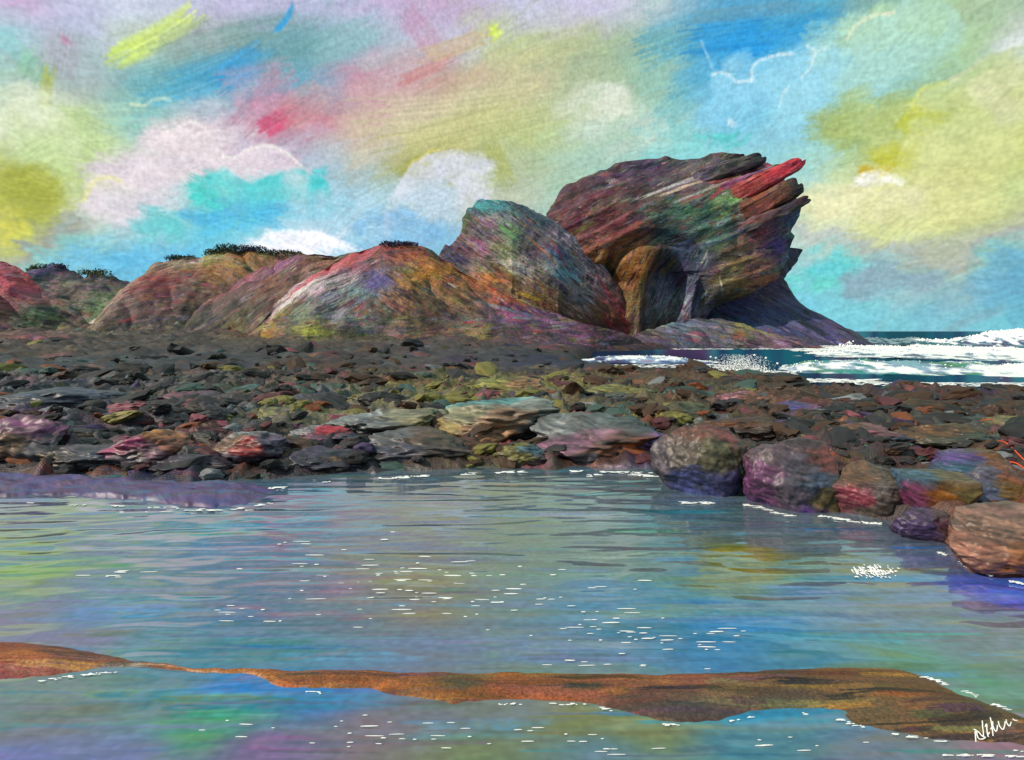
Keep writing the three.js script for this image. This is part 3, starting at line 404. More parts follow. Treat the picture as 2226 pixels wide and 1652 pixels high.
{
  const rect = [520, 505, 1420, 790], D = 108;
  const g = ridgeGeometry([[530, 745], [575, 690], [610, 652], [650, 618], [690, 590], [735, 560], [780, 542], [830, 530], [870, 526], [910, 530], [945, 545], [980, 566], [1030, 600], [1090, 632], [1150, 656], [1210, 678], [1270, 698], [1330, 718], [1400, 745]], D, { front: (s) => 19 + 4 * Math.sin(s * 7 + 1), back: 7, power: 0.85, tent: 0.65, taper: 4, displace: (p) => lumps(1.1, 7, 19)(p) + gully(0.7, 6, 11)(p), nu: 360, nv: 150 });
  const pts = [[700, 600, 232, 92, 106], [780, 560, 204, 82, 94], [650, 636, 222, 196, 208], [720, 625, 222, 206, 222], [600, 680, 206, 170, 176], [850, 540, 158, 78, 74], [900, 550, 170, 86, 52], [950, 572, 190, 122, 46], [930, 600, 214, 146, 50], [840, 622, 104, 92, 158], [800, 640, 140, 164, 176], [1000, 600, 214, 122, 62], [1100, 645, 204, 98, 56], [900, 660, 168, 122, 74], [1000, 655, 146, 104, 62], [700, 690, 118, 138, 116], [640, 690, 140, 120, 62], [600, 720, 170, 148, 40], [750, 720, 158, 162, 60], [850, 700, 96, 114, 96], [1000, 700, 122, 98, 98], [1100, 690, 134, 86, 148], [1200, 700, 122, 86, 122], [1050, 722, 134, 124, 62], [900, 732, 134, 98, 74], [1250, 722, 114, 64, 98], [780, 670, 176, 188, 200], [680, 740, 190, 112, 60], [560, 740, 120, 80, 70], [1340, 738, 50, 30, 46], [960, 548, 150, 70, 40], [860, 690, 70, 66, 66], [760, 680, 90, 96, 100], [960, 690, 76, 58, 50], [700, 730, 84, 70, 46], [820, 740, 60, 50, 44], [1100, 712, 66, 46, 60], [1160, 690, 84, 50, 84]];
  const marks = [[600, 690, 740, 600, 18, [240, 226, 228], 0.9], [620, 676, 720, 612, 12, [246, 238, 240], 0.8], [640, 650, 770, 566, 14, [232, 110, 126], 0.85], [690, 650, 800, 600, 16, [226, 206, 216], 0.7], [680, 604, 800, 542, 6, [214, 70, 84], 0.75], [955, 552, 1060, 622, 6, [206, 180, 60], 0.6], [1020, 600, 1130, 652, 9, [224, 96, 60], 0.75], [1100, 640, 1190, 676, 5, [190, 190, 60], 0.6], [920, 610, 990, 590, 22, [222, 150, 46], 0.6], [820, 628, 880, 618, 26, [108, 92, 170], 0.6], [1040, 660, 1160, 690, 8, [120, 180, 212], 0.55], [1080, 680, 1260, 712, 7, [164, 84, 150], 0.65], [830, 556, 960, 540, 8, [70, 48, 60], 0.6], [560, 728, 660, 722, 10, [206, 120, 50], 0.6], [690, 716, 810, 722, 16, [164, 170, 50], 0.55]];  // whitish marks paint the sunlit highlight of the left slope
  tag(mesh('hill', frontUV(g, rect, D), landMaterial(rect, D, pts, { seed: 63, ang: (u, v) => (v > 690 ? 0.05 : u < 840 ? 0.62 : -0.5), marks, n: 1200 })), 'pink and orange domed hill in front of the tilted slab', 'hill', null, 'structure');
}

// ---------------------------------------------------------------- reef platform between the pool and the sea
const SEA = -0.5;
const shore = [[-2, 1032], [150, 1038], [300, 1046], [450, 1050], [600, 1050], [700, 1040], [900, 1030], [1050, 1022], [1200, 1018], [1330, 1018], [1420, 1022], [1500, 1050], [1600, 1072], [1700, 1090], [1800, 1108], [1950, 1130], [2030, 1165], [2100, 1215], [2226, 1262], [2300, 1320]].map(([u, v]) => { const p = ground(u, v, 0); return [p.x, p.z]; });
const brink = [[2340, 852], [2226, 850], [2050, 846], [1890, 840], [1740, 830], [1640, 816], [1500, 806], [1300, 800], [1235, 778]].map(([u, v]) => { const p = ground(u, v, 0.3); return [p.x, p.z]; });
const reefOutline = [[-95, -14], [-34, -12.5], [-18, -12.2], ...shore, [9, -3.5], [14, 1], [40, 6], [70, -12], [48, -26], ...brink, [14, -96], [30, -108], [34, -150], [-190, -150], [-190, -14]];
function inside(x, z) {                                                 // signed distance to the outline, positive on the reef
  let d = 1e9, s = false;
  for (let i = 0, j = reefOutline.length - 1; i < reefOutline.length; j = i++) {
    const [ax, az] = reefOutline[i], [bx, bz] = reefOutline[j], ex = bx - ax, ez = bz - az, t = clamp(((x - ax) * ex + (z - az) * ez) / (ex * ex + ez * ez)), dx = x - ax - t * ex, dz = z - az - t * ez;
    d = Math.min(d, dx * dx + dz * dz);
    if ((az > z) !== (bz > z) && x < (bx - ax) * (z - az) / (bz - az) + ax) s = !s;
  }
  return (s ? 1 : -1) * Math.sqrt(d);
}
function reefHeight(x, z) {
  const s = inside(x, z) + 0.35 * fbm(x * 0.9, z * 0.9, 4, 3), d = -z, far = step(20, 60, d);
  const rise = step(-1.6, 0.7, s), r1 = 1 - Math.abs(vn(x * 0.55 + 3, z * 0.42, 1)), r2 = 1 - Math.abs(vn(x * 1.5, z * 1.2, 6)), big = fbm(x / 7, z / 7, 2, 3);
  return lerp(-1.5, 0.03 + 0.34 * r1 * r1 * r1 + 0.2 * r2 * r2 * r2 + 0.26 * big + (0.16 * (1 - Math.abs(vn(x * 2.7 + 1.1 * vn(x, z, 2), z * 2.1, 11))) ** 2 * (1 - far) + 0.1 * fbm(x * 5, z * 4.2, 1, 3)) * step(0.3, 2.2, s) + far * (0.25 + step(12, -2, x) * (0.85 * (1 - Math.abs(vn(x / 5.5, z / 5, 21))) ** 3 + 0.5 * (1 - Math.abs(vn(x / 2.2, z / 2.6, 23))) ** 3)), rise) + 0.12 * step(0.5, 3, s) + 2.4 * step(78, 118, d) * step(16, -6, x) * (0.8 + 0.4 * big);
}
// colours read off the photograph, set down where they lie on the ground
const reefColours = [
  [0, 738, 120, 110, 84], [60, 744, 190, 84, 100], [200, 742, 120, 108, 92], [400, 740, 96, 80, 74], [600, 742, 150, 96, 56], [760, 744, 150, 130, 60], [900, 744, 110, 104, 90], [1040, 744, 130, 96, 70], [1180, 744, 110, 64, 96],
  [0, 757, 96, 68, 62], [200, 757, 84, 66, 60], [400, 757, 78, 70, 66], [600, 757, 100, 86, 70], [800, 757, 92, 80, 66], [1000, 757, 80, 72, 86], [1200, 757, 70, 60, 90],
  [0, 800, 66, 66, 78], [120, 790, 92, 70, 58], [250, 800, 84, 84, 98], [450, 805, 64, 64, 72], [650, 810, 112, 72, 52], [850, 800, 84, 72, 78], [1050, 800, 84, 78, 86], [1200, 800, 52, 52, 86], [1450, 830, 100, 68, 46], [1700, 850, 86, 60, 48], [2000, 872, 68, 48, 70], [2226, 870, 98, 66, 58],
  [0, 860, 72, 78, 98], [200, 862, 80, 66, 66], [400, 858, 98, 92, 92], [600, 862, 104, 84, 70], [800, 870, 118, 116, 74], [1000, 862, 134, 124, 66], [1150, 845, 156, 148, 74], [1300, 868, 116, 110, 62], [1500, 862, 98, 92, 64], [1700, 885, 116, 72, 58], [1900, 880, 110, 66, 40], [2100, 890, 80, 60, 54],
  [0, 925, 150, 80, 132], [200, 920, 64, 64, 90], [450, 922, 64, 66, 90], [600, 918, 134, 128, 86], [800, 920, 166, 158, 108], [950, 915, 164, 142, 118], [1100, 925, 146, 134, 84], [1300, 915, 124, 112, 74], [1500, 930, 78, 70, 46], [1700, 935, 104, 70, 50], [1900, 940, 84, 78, 72], [2100, 945, 78, 84, 84], [2226, 950, 98, 70, 58],
  [0, 985, 84, 64, 72], [200, 985, 90, 78, 84], [400, 985, 104, 70, 84], [550, 985, 104, 70, 64], [750, 985, 76, 64, 84], [950, 985, 104, 78, 70], [1100, 990, 104, 96, 62], [1300, 985, 112, 76, 62], [1420, 985, 78, 52, 104], [1650, 990, 74, 56, 50], [1850, 1000, 78, 62, 70], [2050, 1000, 68, 68, 60], [2200, 1000, 130, 76, 50],
  [0, 1030, 60, 58, 66], [300, 1035, 62, 58, 70], [600, 1035, 70, 56, 74], [900, 1020, 66, 58, 70], [1200, 1010, 76, 62, 64], [1400, 1015, 66, 54, 96], [1900, 1060, 70, 66, 84], [2150, 1060, 120, 74, 56], [2226, 1120, 140, 84, 60],
].map(([u, v, r, g, b]) => { const p = ground(u, v, v < 750 ? 1.2 : 0.25); return [p.x, p.z, r, g, b]; });
const REEF = [[44, 48, 62], [36, 38, 50], [84, 58, 42], [140, 74, 36], [160, 152, 74], [104, 52, 66], [96, 70, 128], [84, 120, 124], [176, 182, 196], [120, 96, 70], [200, 90, 60], [196, 88, 120], [52, 60, 100]];
function reefPart(x0, x1, z0, z1, nx, nz, tw, th, seed, n, name, big = 1) {      // z0 near, z1 far
  const pos = new Float32Array((nx + 1) * (nz + 1) * 3), uv = new Float32Array((nx + 1) * (nz + 1) * 2), idx = [];
  for (let j = 0; j <= nz; j++) for (let i = 0; i <= nx; i++) { const k = j * (nx + 1) + i, x = lerp(x0, x1, i / nx), z = lerp(z0, z1, j / nz); pos.set([x, reefHeight(x, z), z], k * 3); uv.set([i / nx, j / nz], k * 2); }
  for (let j = 0; j < nz; j++) for (let i = 0; i < nx; i++) { const a = j * (nx + 1) + i, b = a + nx + 1; if (Math.max(pos[a * 3 + 1], pos[b * 3 + 4]) > -1.45) idx.push(a, a + 1, b, b, a + 1, b + 1); }
  const g = new THREE.BufferGeometry(); g.setAttribute('position', new THREE.BufferAttribute(pos, 3)); g.setAttribute('uv', new THREE.BufferAttribute(uv, 2)); g.setIndex(idx); g.computeVertexNormals();
  const kx = tw / (x1 - x0), kz = th / (z0 - z1), P = new Paint(tw, th).ground(reefColours.map(([x, z, ...c]) => [(x - x0) * kx, (z0 - z) * kz, ...c]), 1, 1.7, 8);
  P.brush(n, seed, { len: [0.7 * kx * big, 2.6 * kx * big], wid: [0.2 * kz * big, 1.0 * kz * big], ang: () => 0, jitter: 1.2 * kx, alpha: 0.95, accents: REEF, share: 0.4, vary: 40 });
  P.brush(n * 2.5, seed + 1, { len: [0.3 * kx * big, 1.3 * kx * big], wid: [0.08 * kz * big, 0.4 * kz * big], ang: () => 0, jitter: 1.0 * kx, alpha: 0.95, accents: REEF, share: 0.36, vary: 46, dry: 0.6 });
  return mesh(name, g, new THREE.MeshPhysicalMaterial({ map: P.texture(0.42), roughness: 0.58, bumpMap: relief((x1 - x0) * 0.25, (z0 - z1) * 0.18), bumpScale: 0.03 }));
}
tag(reefPart(-28, 28, 0, -33, 720, 460, 2048, 1400, 71, 2600, 'rock_platform'), 'dark mottled reef along the far side of the pool', 'reef', null, 'structure');
tag(reefPart(-190, 60, -33, -150, 420, 300, 2048, 1024, 73, 3600, 'rock_platform', 2.4), 'flat brown and slate reef under the hills', 'reef', null, 'structure');

// ---------------------------------------------------------------- pool water
{
  const x0 = -26, x1 = 26, z0 = 8, z1 = -15, tw = 2048, th = 1400, kx = tw / (x1 - x0), kz = th / (z0 - z1);
  const list = [[700, 1090, 160, 190, 204], [800, 1060, 164, 190, 200], [1000, 1060, 164, 192, 202], [1100, 1090, 160, 188, 200], [1350, 1060, 160, 190, 196], [1300, 1090, 156, 188, 198], [500, 1125, 170, 196, 210], [1420, 1190, 150, 180, 184], [1480, 1240, 150, 180, 186], [1700, 1190, 140, 160, 160], [1740, 1280, 96, 120, 140], [1500, 1310, 80, 140, 170], [1430, 1290, 90, 150, 176], [1580, 1310, 90, 130, 150], [300, 1235, 180, 194, 206], [450, 1300, 176, 192, 204], [800, 1310, 150, 160, 160], [650, 1075, 118, 156, 178], [900, 1070, 164, 190, 200], [1200, 1060, 164, 192, 200], [1400, 1050, 150, 180, 182], [0, 1110, 140, 152, 186], [300, 1110, 144, 170, 190], [600, 1120, 140, 174, 188], [900, 1130, 140, 168, 176], [1200, 1120, 140, 174, 182], [1450, 1130, 118, 164, 172], [1700, 1150, 140, 156, 166], [1900, 1180, 130, 142, 158], [2000, 1230, 108, 120, 148],
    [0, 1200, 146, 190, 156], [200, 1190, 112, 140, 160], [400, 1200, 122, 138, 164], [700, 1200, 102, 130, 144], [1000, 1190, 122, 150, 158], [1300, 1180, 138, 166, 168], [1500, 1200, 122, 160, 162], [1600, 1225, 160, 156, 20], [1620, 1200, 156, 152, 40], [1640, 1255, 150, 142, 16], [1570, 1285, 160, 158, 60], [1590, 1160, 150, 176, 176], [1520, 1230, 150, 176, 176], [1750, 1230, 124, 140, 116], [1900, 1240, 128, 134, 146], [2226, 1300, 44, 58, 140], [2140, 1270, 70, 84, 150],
    [0, 1280, 146, 170, 110], [60, 1245, 120, 190, 84], [200, 1270, 100, 134, 154], [400, 1280, 154, 172, 186], [600, 1290, 102, 124, 138], [700, 1280, 122, 106, 120], [900, 1270, 140, 144, 100], [1100, 1280, 100, 134, 144], [1300, 1290, 68, 122, 150], [1800, 1290, 100, 118, 138], [2050, 1310, 112, 118, 140],
    [0, 1350, 156, 142, 164], [250, 1330, 68, 118, 156], [500, 1340, 102, 140, 172], [700, 1350, 124, 134, 148], [900, 1340, 148, 152, 122], [1100, 1350, 92, 118, 128], [1300, 1350, 56, 118, 150], [1600, 1350, 64, 122, 162], [1900, 1350, 106, 112, 132], [2150, 1340, 120, 122, 138],
    [150, 1400, 140, 134, 162], [350, 1400, 80, 136, 148], [600, 1410, 88, 150, 146], [900, 1400, 90, 122, 138], [1200, 1400, 80, 118, 138], [1500, 1410, 66, 112, 142], [1800, 1425, 78, 118, 128], [2000, 1430, 80, 140, 120], [2100, 1420, 112, 122, 138], [2200, 1460, 124, 150, 150],
    [100, 1520, 126, 148, 124], [300, 1510, 78, 136, 148], [500, 1510, 40, 104, 166], [700, 1520, 64, 122, 176], [450, 1560, 44, 136, 84], [900, 1560, 144, 162, 170], [1100, 1560, 134, 150, 146], [1400, 1590, 156, 158, 84], [1250, 1570, 150, 150, 90], [1700, 1600, 110, 148, 138], [2000, 1620, 134, 138, 150], [1650, 1570, 90, 140, 160],
    [60, 1620, 100, 104, 160], [300, 1630, 104, 104, 156], [560, 1620, 150, 110, 156], [800, 1590, 154, 134, 138], [1000, 1620, 104, 122, 88], [1300, 1620, 78, 112, 126], [1600, 1630, 98, 146, 148], [1900, 1640, 134, 132, 150], [2180, 1640, 206, 128, 168], [100, 1580, 176, 170, 150], [420, 1600, 70, 160, 90], [2100, 1500, 190, 200, 210], [2150, 1490, 90, 210, 150]];
  const even = (c) => { const k = 118 / (0.3 * c[0] + 0.55 * c[1] + 0.15 * c[2]), m = 118; return c.map((a) => m + (a * k - m) * 1.1); };   // pool colours, painted sky reflections included, differ in hue, not in lightness
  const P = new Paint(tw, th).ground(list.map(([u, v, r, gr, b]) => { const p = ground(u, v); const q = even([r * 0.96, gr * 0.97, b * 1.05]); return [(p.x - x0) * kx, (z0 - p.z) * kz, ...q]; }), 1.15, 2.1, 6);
  const W = [[28, 116, 184], [40, 150, 180], [60, 170, 160], [50, 66, 84], [44, 58, 80], [70, 84, 104], [30, 110, 160], [40, 70, 100], [60, 130, 160], [150, 176, 186], [206, 214, 222], [128, 110, 150], [150, 150, 70], [70, 150, 130], [186, 120, 150], [36, 60, 84], [196, 150, 70]].map(even);
  P.brush(5200, 81, { len: [0.9 * kx, 3.2 * kx], wid: [0.05 * kz, 0.26 * kz], jitter: 0.5 * kx, alpha: 0.95, accents: W, share: 0.24, vary: 26, bend: 0.02, dry: 0.45, tilt: 0.06 });
  P.brush(7000, 82, { len: [0.5 * kx, 2.0 * kx], wid: [0.03 * kz, 0.09 * kz], jitter: 0.4 * kx, alpha: 0.95, accents: W, share: 0.3, vary: 34, bend: 0.02, dry: 0.5, tilt: 0.06 });
  // yellow strokes that paint the reflection of the yellow clouds
  const reflectR = rng(88); P.marks(Array.from({ length: 34 }, () => { const a = reflectR() * 6.283, r = Math.sqrt(reflectR()), p = ground(1610 + 75 * r * Math.cos(a), 1228 + 48 * r * Math.sin(a)), l = (0.16 + 0.3 * reflectR()) * kx; return [(p.x - x0) * kx - l, (z0 - p.z) * kz, (p.x - x0) * kx + l, (z0 - p.z) * kz + 2, (0.08 + 0.14 * reflectR()) * kz, [[150, 140, 30], [164, 152, 46], [140, 130, 24]][Math.floor(reflectR() * 3)], 0.75]; }), 88);
  const nx = 560, nz = 640, g = new THREE.PlaneGeometry(x1 - x0, z0 - z1, nx, nz); g.rotateX(-Math.PI / 2); g.translate((x0 + x1) / 2, 0, (z0 + z1) / 2);
  const p = g.attributes.position;
  for (let i = 0; i < p.count; i++) { const x = p.getX(i), z = p.getZ(i); p.setY(i, 0.011 * fbm(x * 0.8, z * 2.6, 2, 3) + 0.0095 * vn(x * 1.1 + 2 * vn(x * 0.4, z, 3), z * 5.5, 5) + 0.003 * vn(x * 3, z * 12, 8)); }
  g.computeVertexNormals();
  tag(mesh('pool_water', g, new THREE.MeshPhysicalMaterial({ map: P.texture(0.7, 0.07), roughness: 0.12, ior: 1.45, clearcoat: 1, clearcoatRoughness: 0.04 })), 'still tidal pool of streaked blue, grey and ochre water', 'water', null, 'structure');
}

// ---------------------------------------------------------------- sand bar
let sandAt;
{
  const far = [[-120, 1392], [0, 1395], [90, 1400], [180, 1412], [260, 1428], [330, 1444], [430, 1452], [560, 1452], [760, 1456], [1000, 1460], [1250, 1463], [1450, 1464], [1620, 1462], [1760, 1452], [1860, 1449], [1950, 1458], [2060, 1492], [2226, 1560], [2320, 1600]];
  const near = [[-120, 1482], [0, 1478], [90, 1472], [160, 1462], [260, 1455], [330, 1452], [430, 1461], [540, 1466], [575, 1480], [600, 1494], [680, 1500], [800, 1504], [880, 1518], [960, 1535], [1020, 1530], [1130, 1520], [1270, 1524], [1330, 1540], [1390, 1562], [1450, 1571], [1540, 1567], [1620, 1552], [1700, 1545], [1790, 1550], [1870, 1572], [1950, 1590], [2080, 1606], [2226, 1622], [2320, 1640]];
  const cf = curve(far), cn = curve(near), nu = 420, nv = 34;
  const g = gridGeometry(nu, nv, (s, t, p) => {
    const u = lerp(-118, 2318, s), a = ground(u, cn(u) + 2 * vn(u / 22, 3)), b = ground(u, cf(u) + 1.5 * vn(u / 26, 8));
    p.lerpVectors(a, b, lerp(-0.06, 1.06, t)); const w = Math.min(1, (a.z - b.z) / 0.5), e = Math.sin(clamp(t) * Math.PI);
    p.y = -0.016 + (0.03 + 0.045 * w) * e ** 0.9 + 0.014 * fbm(p.x * 3.1, p.z * 7, 9, 4) + 0.03 * e * fbm(p.x * 2.2, p.z * 5, 3, 5) + 0.008 * e * vn(p.x * 5, p.z * 22, 6);
  });
  const p = g.attributes.position, uv = new Float32Array(p.count * 2), x0 = -7, x1 = 6, z0 = -3.6, z1 = -7, tw = 2048, th = 640, kx = tw / (x1 - x0), kz = th / (z0 - z1);
  for (let i = 0; i < p.count; i++) uv.set([(p.getX(i) - x0) / (x1 - x0), (z0 - p.getZ(i)) / (z0 - z1)], i * 2);
  g.setAttribute('uv', new THREE.BufferAttribute(uv, 2));
  const cl = [[0, 1410, 150, 66, 30], [60, 1430, 178, 92, 34], [200, 1425, 110, 60, 60], [0, 1470, 150, 70, 60], [300, 1445, 150, 84, 40], [500, 1456, 176, 104, 38], [650, 1470, 170, 94, 40], [620, 1490, 206, 116, 34], [800, 1462, 164, 90, 44], [800, 1495, 184, 104, 36], [900, 1480, 140, 84, 44], [930, 1520, 190, 98, 34], [1000, 1500, 84, 76, 52], [1100, 1470, 178, 110, 40], [1100, 1505, 150, 78, 50], [1200, 1480, 150, 92, 50], [1300, 1500, 140, 76, 50], [1400, 1470, 164, 100, 44], [1400, 1530, 104, 66, 56], [1500, 1545, 74, 62, 60], [1500, 1490, 150, 84, 64], [1600, 1470, 160, 92, 60], [1600, 1520, 120, 92, 60], [1700, 1480, 110, 80, 48], [1700, 1530, 90, 78, 58], [1850, 1460, 124, 76, 36], [1850, 1510, 140, 100, 52], [1900, 1550, 110, 84, 56], [2000, 1500, 110, 72, 38], [2000, 1550, 130, 84, 50], [2100, 1560, 96, 76, 40], [2200, 1600, 100, 70, 54]];
  const P = new Paint(tw, th).ground(cl.map(([u, v, ...c]) => { const q = ground(u, v); return [(q.x - x0) * kx, (z0 - q.z) * kz, ...c]; }), 2, 1.7, 6);
  P.brush(1800, 91, { len: [0.3 * kx, 1.4 * kx], wid: [0.02 * kz, 0.12 * kz], tilt: 0.08, jitter: 0.2 * kx, alpha: 0.95, accents: [[40, 36, 40], [50, 44, 50], [206, 130, 50], [110, 60, 90], [150, 120, 50], [90, 70, 50]], share: 0.36, vary: 38, bend: 0.03, dry: 0.5 });
  const barTop = g.attributes.position;
  sandAt = (x, z) => { let b = 1e9, y = 0; for (let i = 0; i < barTop.count; i++) { const d = (barTop.getX(i) - x) ** 2 + (barTop.getZ(i) - z) ** 2; if (d < b) { b = d; y = barTop.getY(i); } } return y; };
  tag(mesh('sand_bar', g, new THREE.MeshPhysicalMaterial({ map: P.texture(0.7), roughness: 0.45, bumpMap: relief(9, 3), bumpScale: 0.004 })), 'rust brown sand bar crossing the pool in the foreground', 'sand bar', null, 'structure');
}

// ---------------------------------------------------------------- sea
{
  const ds = [24]; while (ds[ds.length - 1] < 12000) ds.push(ds[ds.length - 1] * 1.018);
  const na = 300, pos = [], colr = [], idx = [], C = new THREE.Color();
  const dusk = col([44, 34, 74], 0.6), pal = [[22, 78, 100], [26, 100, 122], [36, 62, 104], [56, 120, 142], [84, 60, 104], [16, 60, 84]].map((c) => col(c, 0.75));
  ds.forEach((d, j) => { for (let i = 0; i <= na; i++) {
    const a = lerp(-0.35, 1.15, i / na), x = Math.tan(a) * d, z = -d, k = step(300, 60, d);
    pos.push(x, SEA + k * (0.16 * fbm(x / 14, z / 5, 3, 3) + 0.05 * vn(x / 2, z / 1.2, 4)), z);
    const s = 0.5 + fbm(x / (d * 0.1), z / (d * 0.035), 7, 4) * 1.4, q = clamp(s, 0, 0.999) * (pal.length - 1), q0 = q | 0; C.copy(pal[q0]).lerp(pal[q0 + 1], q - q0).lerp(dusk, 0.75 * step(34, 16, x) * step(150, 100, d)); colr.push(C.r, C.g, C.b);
  } });
  for (let j = 0; j < ds.length - 1; j++) for (let i = 0; i < na; i++) { const a = j * (na + 1) + i, b = a + na + 1; idx.push(a, a + 1, b, b, a + 1, b + 1); }
  const g = new THREE.BufferGeometry(); g.setAttribute('position', new THREE.Float32BufferAttribute(pos, 3)); g.setAttribute('color', new THREE.Float32BufferAttribute(colr, 3)); g.setIndex(idx); g.computeVertexNormals();
  tag(mesh('sea', g, new THREE.MeshPhysicalMaterial({ vertexColors: true, roughness: 0.9, ior: 1.33, specularIntensity: 0.04 })), 'deep teal sea reaching the horizon', 'sea', null, 'structure');
}
const foamM = new THREE.MeshPhysicalMaterial({ color: col([250, 250, 252], 0.86), roughness: 0.9 });
/** A breaker: a swell along the line A-B whose lip is churned to foam. */
function breaker(A, B, height, front, back, opts, label) {
  const { seed, foam, nu = 420, nv = 46, teal = [[24, 92, 110], [40, 120, 130], [56, 84, 120], [90, 70, 110], [120, 170, 190]] } = opts;
  const dir = B.clone().sub(A), len = dir.length(); dir.normalize(); const out = new THREE.Vector3(-dir.z, 0, dir.x); if (out.z < 0) out.negate();   // towards the viewer
  const g = gridGeometry(nu, nv, (s, t, p) => {
    const h = height(s), q = t < 0.5 ? t * 2 : 1, r = t < 0.5 ? 0 : (t - 0.5) * 2, wob = 1.2 * fbm(s * len / 9, 2, seed, 3);
    const y = t < 0.5 ? h * sm(q) ** 1.3 : h * (1 - sm(r)), off = t < 0.5 ? front * (1 - q) : -back * r;
    p.copy(A).addScaledVector(dir, s * len).addScaledVector(out, off + wob); p.y = SEA - 0.14 + y + 0.14 * Math.min(1, h) ;
  }, (p) => 0.16 * foam(0.5, 0.5, p) * fbm(p.x * 1.1, p.y * 2, p.z * 1.1, 4));
  const c = new Float32Array((nu + 1) * (nv + 1) * 3), pos = g.attributes.position, C = new THREE.Color(), pal = teal.map((k) => col(k, 0.75)), white = col([250, 251, 253], 0.85), blue = col([150, 170, 200], 0.85);
  for (let i = 0; i <= nu; i++) for (let j = 0; j <= nv; j++) {
    const k = i * (nv + 1) + j, s = i / nu, t = j / nv, x = pos.getX(k), y = pos.getY(k), z = pos.getZ(k), f = foam(s, t) + 0.9 * fbm(x * 0.9, y * 2.2, z * 0.7 + seed, 4), n = clamp(0.5 + 1.2 * fbm(x / 5, y * 1.5, seed, 3), 0, 0.99) * (pal.length - 1), m = n | 0;
    C.copy(pal[m]).lerp(pal[m + 1], n - m).lerp(blue, step(0.25, 0.5, f)).lerp(white, step(0.45, 0.62, f)); C.toArray(c, k * 3);
  }
  g.setAttribute('color', new THREE.BufferAttribute(c, 3));
  const o = new THREE.Group(); o.name = numbered('breaking_wave'); scene.add(o); tag(o, label, 'wave', 'waves rolling in at the right');
  mesh('swell', g, new THREE.MeshPhysicalMaterial({ vertexColors: true, roughness: 0.55 }), o);
  // the churned lip: clots of foam along the crest
  const R = rng(seed * 17), bits = [], ico = new THREE.IcosahedronGeometry(1, 1), M4 = new THREE.Matrix4(), Q = new THREE.Quaternion(), v = new THREE.Vector3();
  for (let i = 0; i < opts.clots; i++) {
    const s = R(), t = 0.5 + (R() - 0.62) * 0.4, k = Math.round(s * nu) * (nv + 1) + clamp(Math.round(t * nv), 0, nv); if (foam(s, t) < 0.15 + 0.7 * R()) continue;
    v.fromBufferAttribute(pos, k); v.y += (R() - 0.4) * opts.size * 1.2; v.x += (R() - 0.5) * 0.6;
    const r = opts.size * (0.25 + R() * R()); bits.push(ico.clone().applyMatrix4(M4.compose(v, Q.setFromEuler(new THREE.Euler(R() * 6, R() * 6, 0)), new THREE.Vector3(r * (1 + R()), r * (0.6 + 0.5 * R()), r))));
  }
  if (bits.length) mesh('foam_lip', mergeGeometries(bits), foamM, o).userData.kind = 'stuff';
  return o;
}
const crest = (c) => (s, t, p) => (p ? 1 : c(s, t));
{
  let A = at(1838, 760, 150), B = at(2330, 760, 128); A.y = B.y = SEA;
  breaker(A, B, (s) => 1.5 + 0.5 * fbm(s * 9, 1, 3, 3) + 2.5 * step(0.5, 0.8, s), 10, 12, { seed: 4, clots: 1500, size: 0.26, foam: crest((s, t) => 0.72 - Math.abs(t - 0.42) * 2.0 + 0.25 * step(0.5, 0.8, s)) }, 'farthest breaker with a white plume rising over the horizon at the right edge');
  A = at(1770, 770, 92); B = at(2360, 770, 72); A.y = B.y = SEA;
  breaker(A, B, (s) => 1.25 * step(0, 0.18, s) + 0.35 * fbm(s * 11, 4, 2, 3), 16, 10, { seed: 9, clots: 2000, size: 0.13, foam: crest((s, t) => 1.0 - Math.abs(t - 0.45) * 1.5 + 0.2 * step(0.5, 0.9, s)) }, 'broad breaker of white water filling the bay beside the headland');
  A = at(1700, 800, 56); B = at(2360, 800, 45); A.y = B.y = SEA;
  breaker(A, B, (s) => 0.75 * step(0, 0.12, s) + 0.25 * fbm(s * 13, 6, 2, 3), 8, 7, { seed: 13, clots: 900, size: 0.07, foam: crest((s, t) => 0.55 - Math.abs(t - 0.25) * 1.1 + 0.7 * step(0.55, 0.95, s)), teal: [[30, 110, 120], [40, 150, 150], [70, 140, 80], [60, 90, 130], [130, 180, 200]] }, 'nearest breaker, teal and green, washing on to the reef');
  A = at(1235, 790, 66); B = at(1600, 790, 60); A.y = B.y = SEA;
  breaker(A, B, (s) => 0.75 * Math.sin(Math.PI * clamp(s * 1.05)) ** 0.7 + 0.12 * fbm(s * 8, 6, 9, 3), 4, 4, { seed: 19, clots: 500, size: 0.07, foam: crest((s, t) => 0.34 - Math.abs(t - 0.46) * 1.4 + 0.25 * step(0.2, 0.5, s)), teal: [[60, 40, 96], [70, 100, 150], [150, 170, 210], [150, 50, 100], [90, 110, 170]] }, 'small lilac wave curling into the channel left of the splash');
}
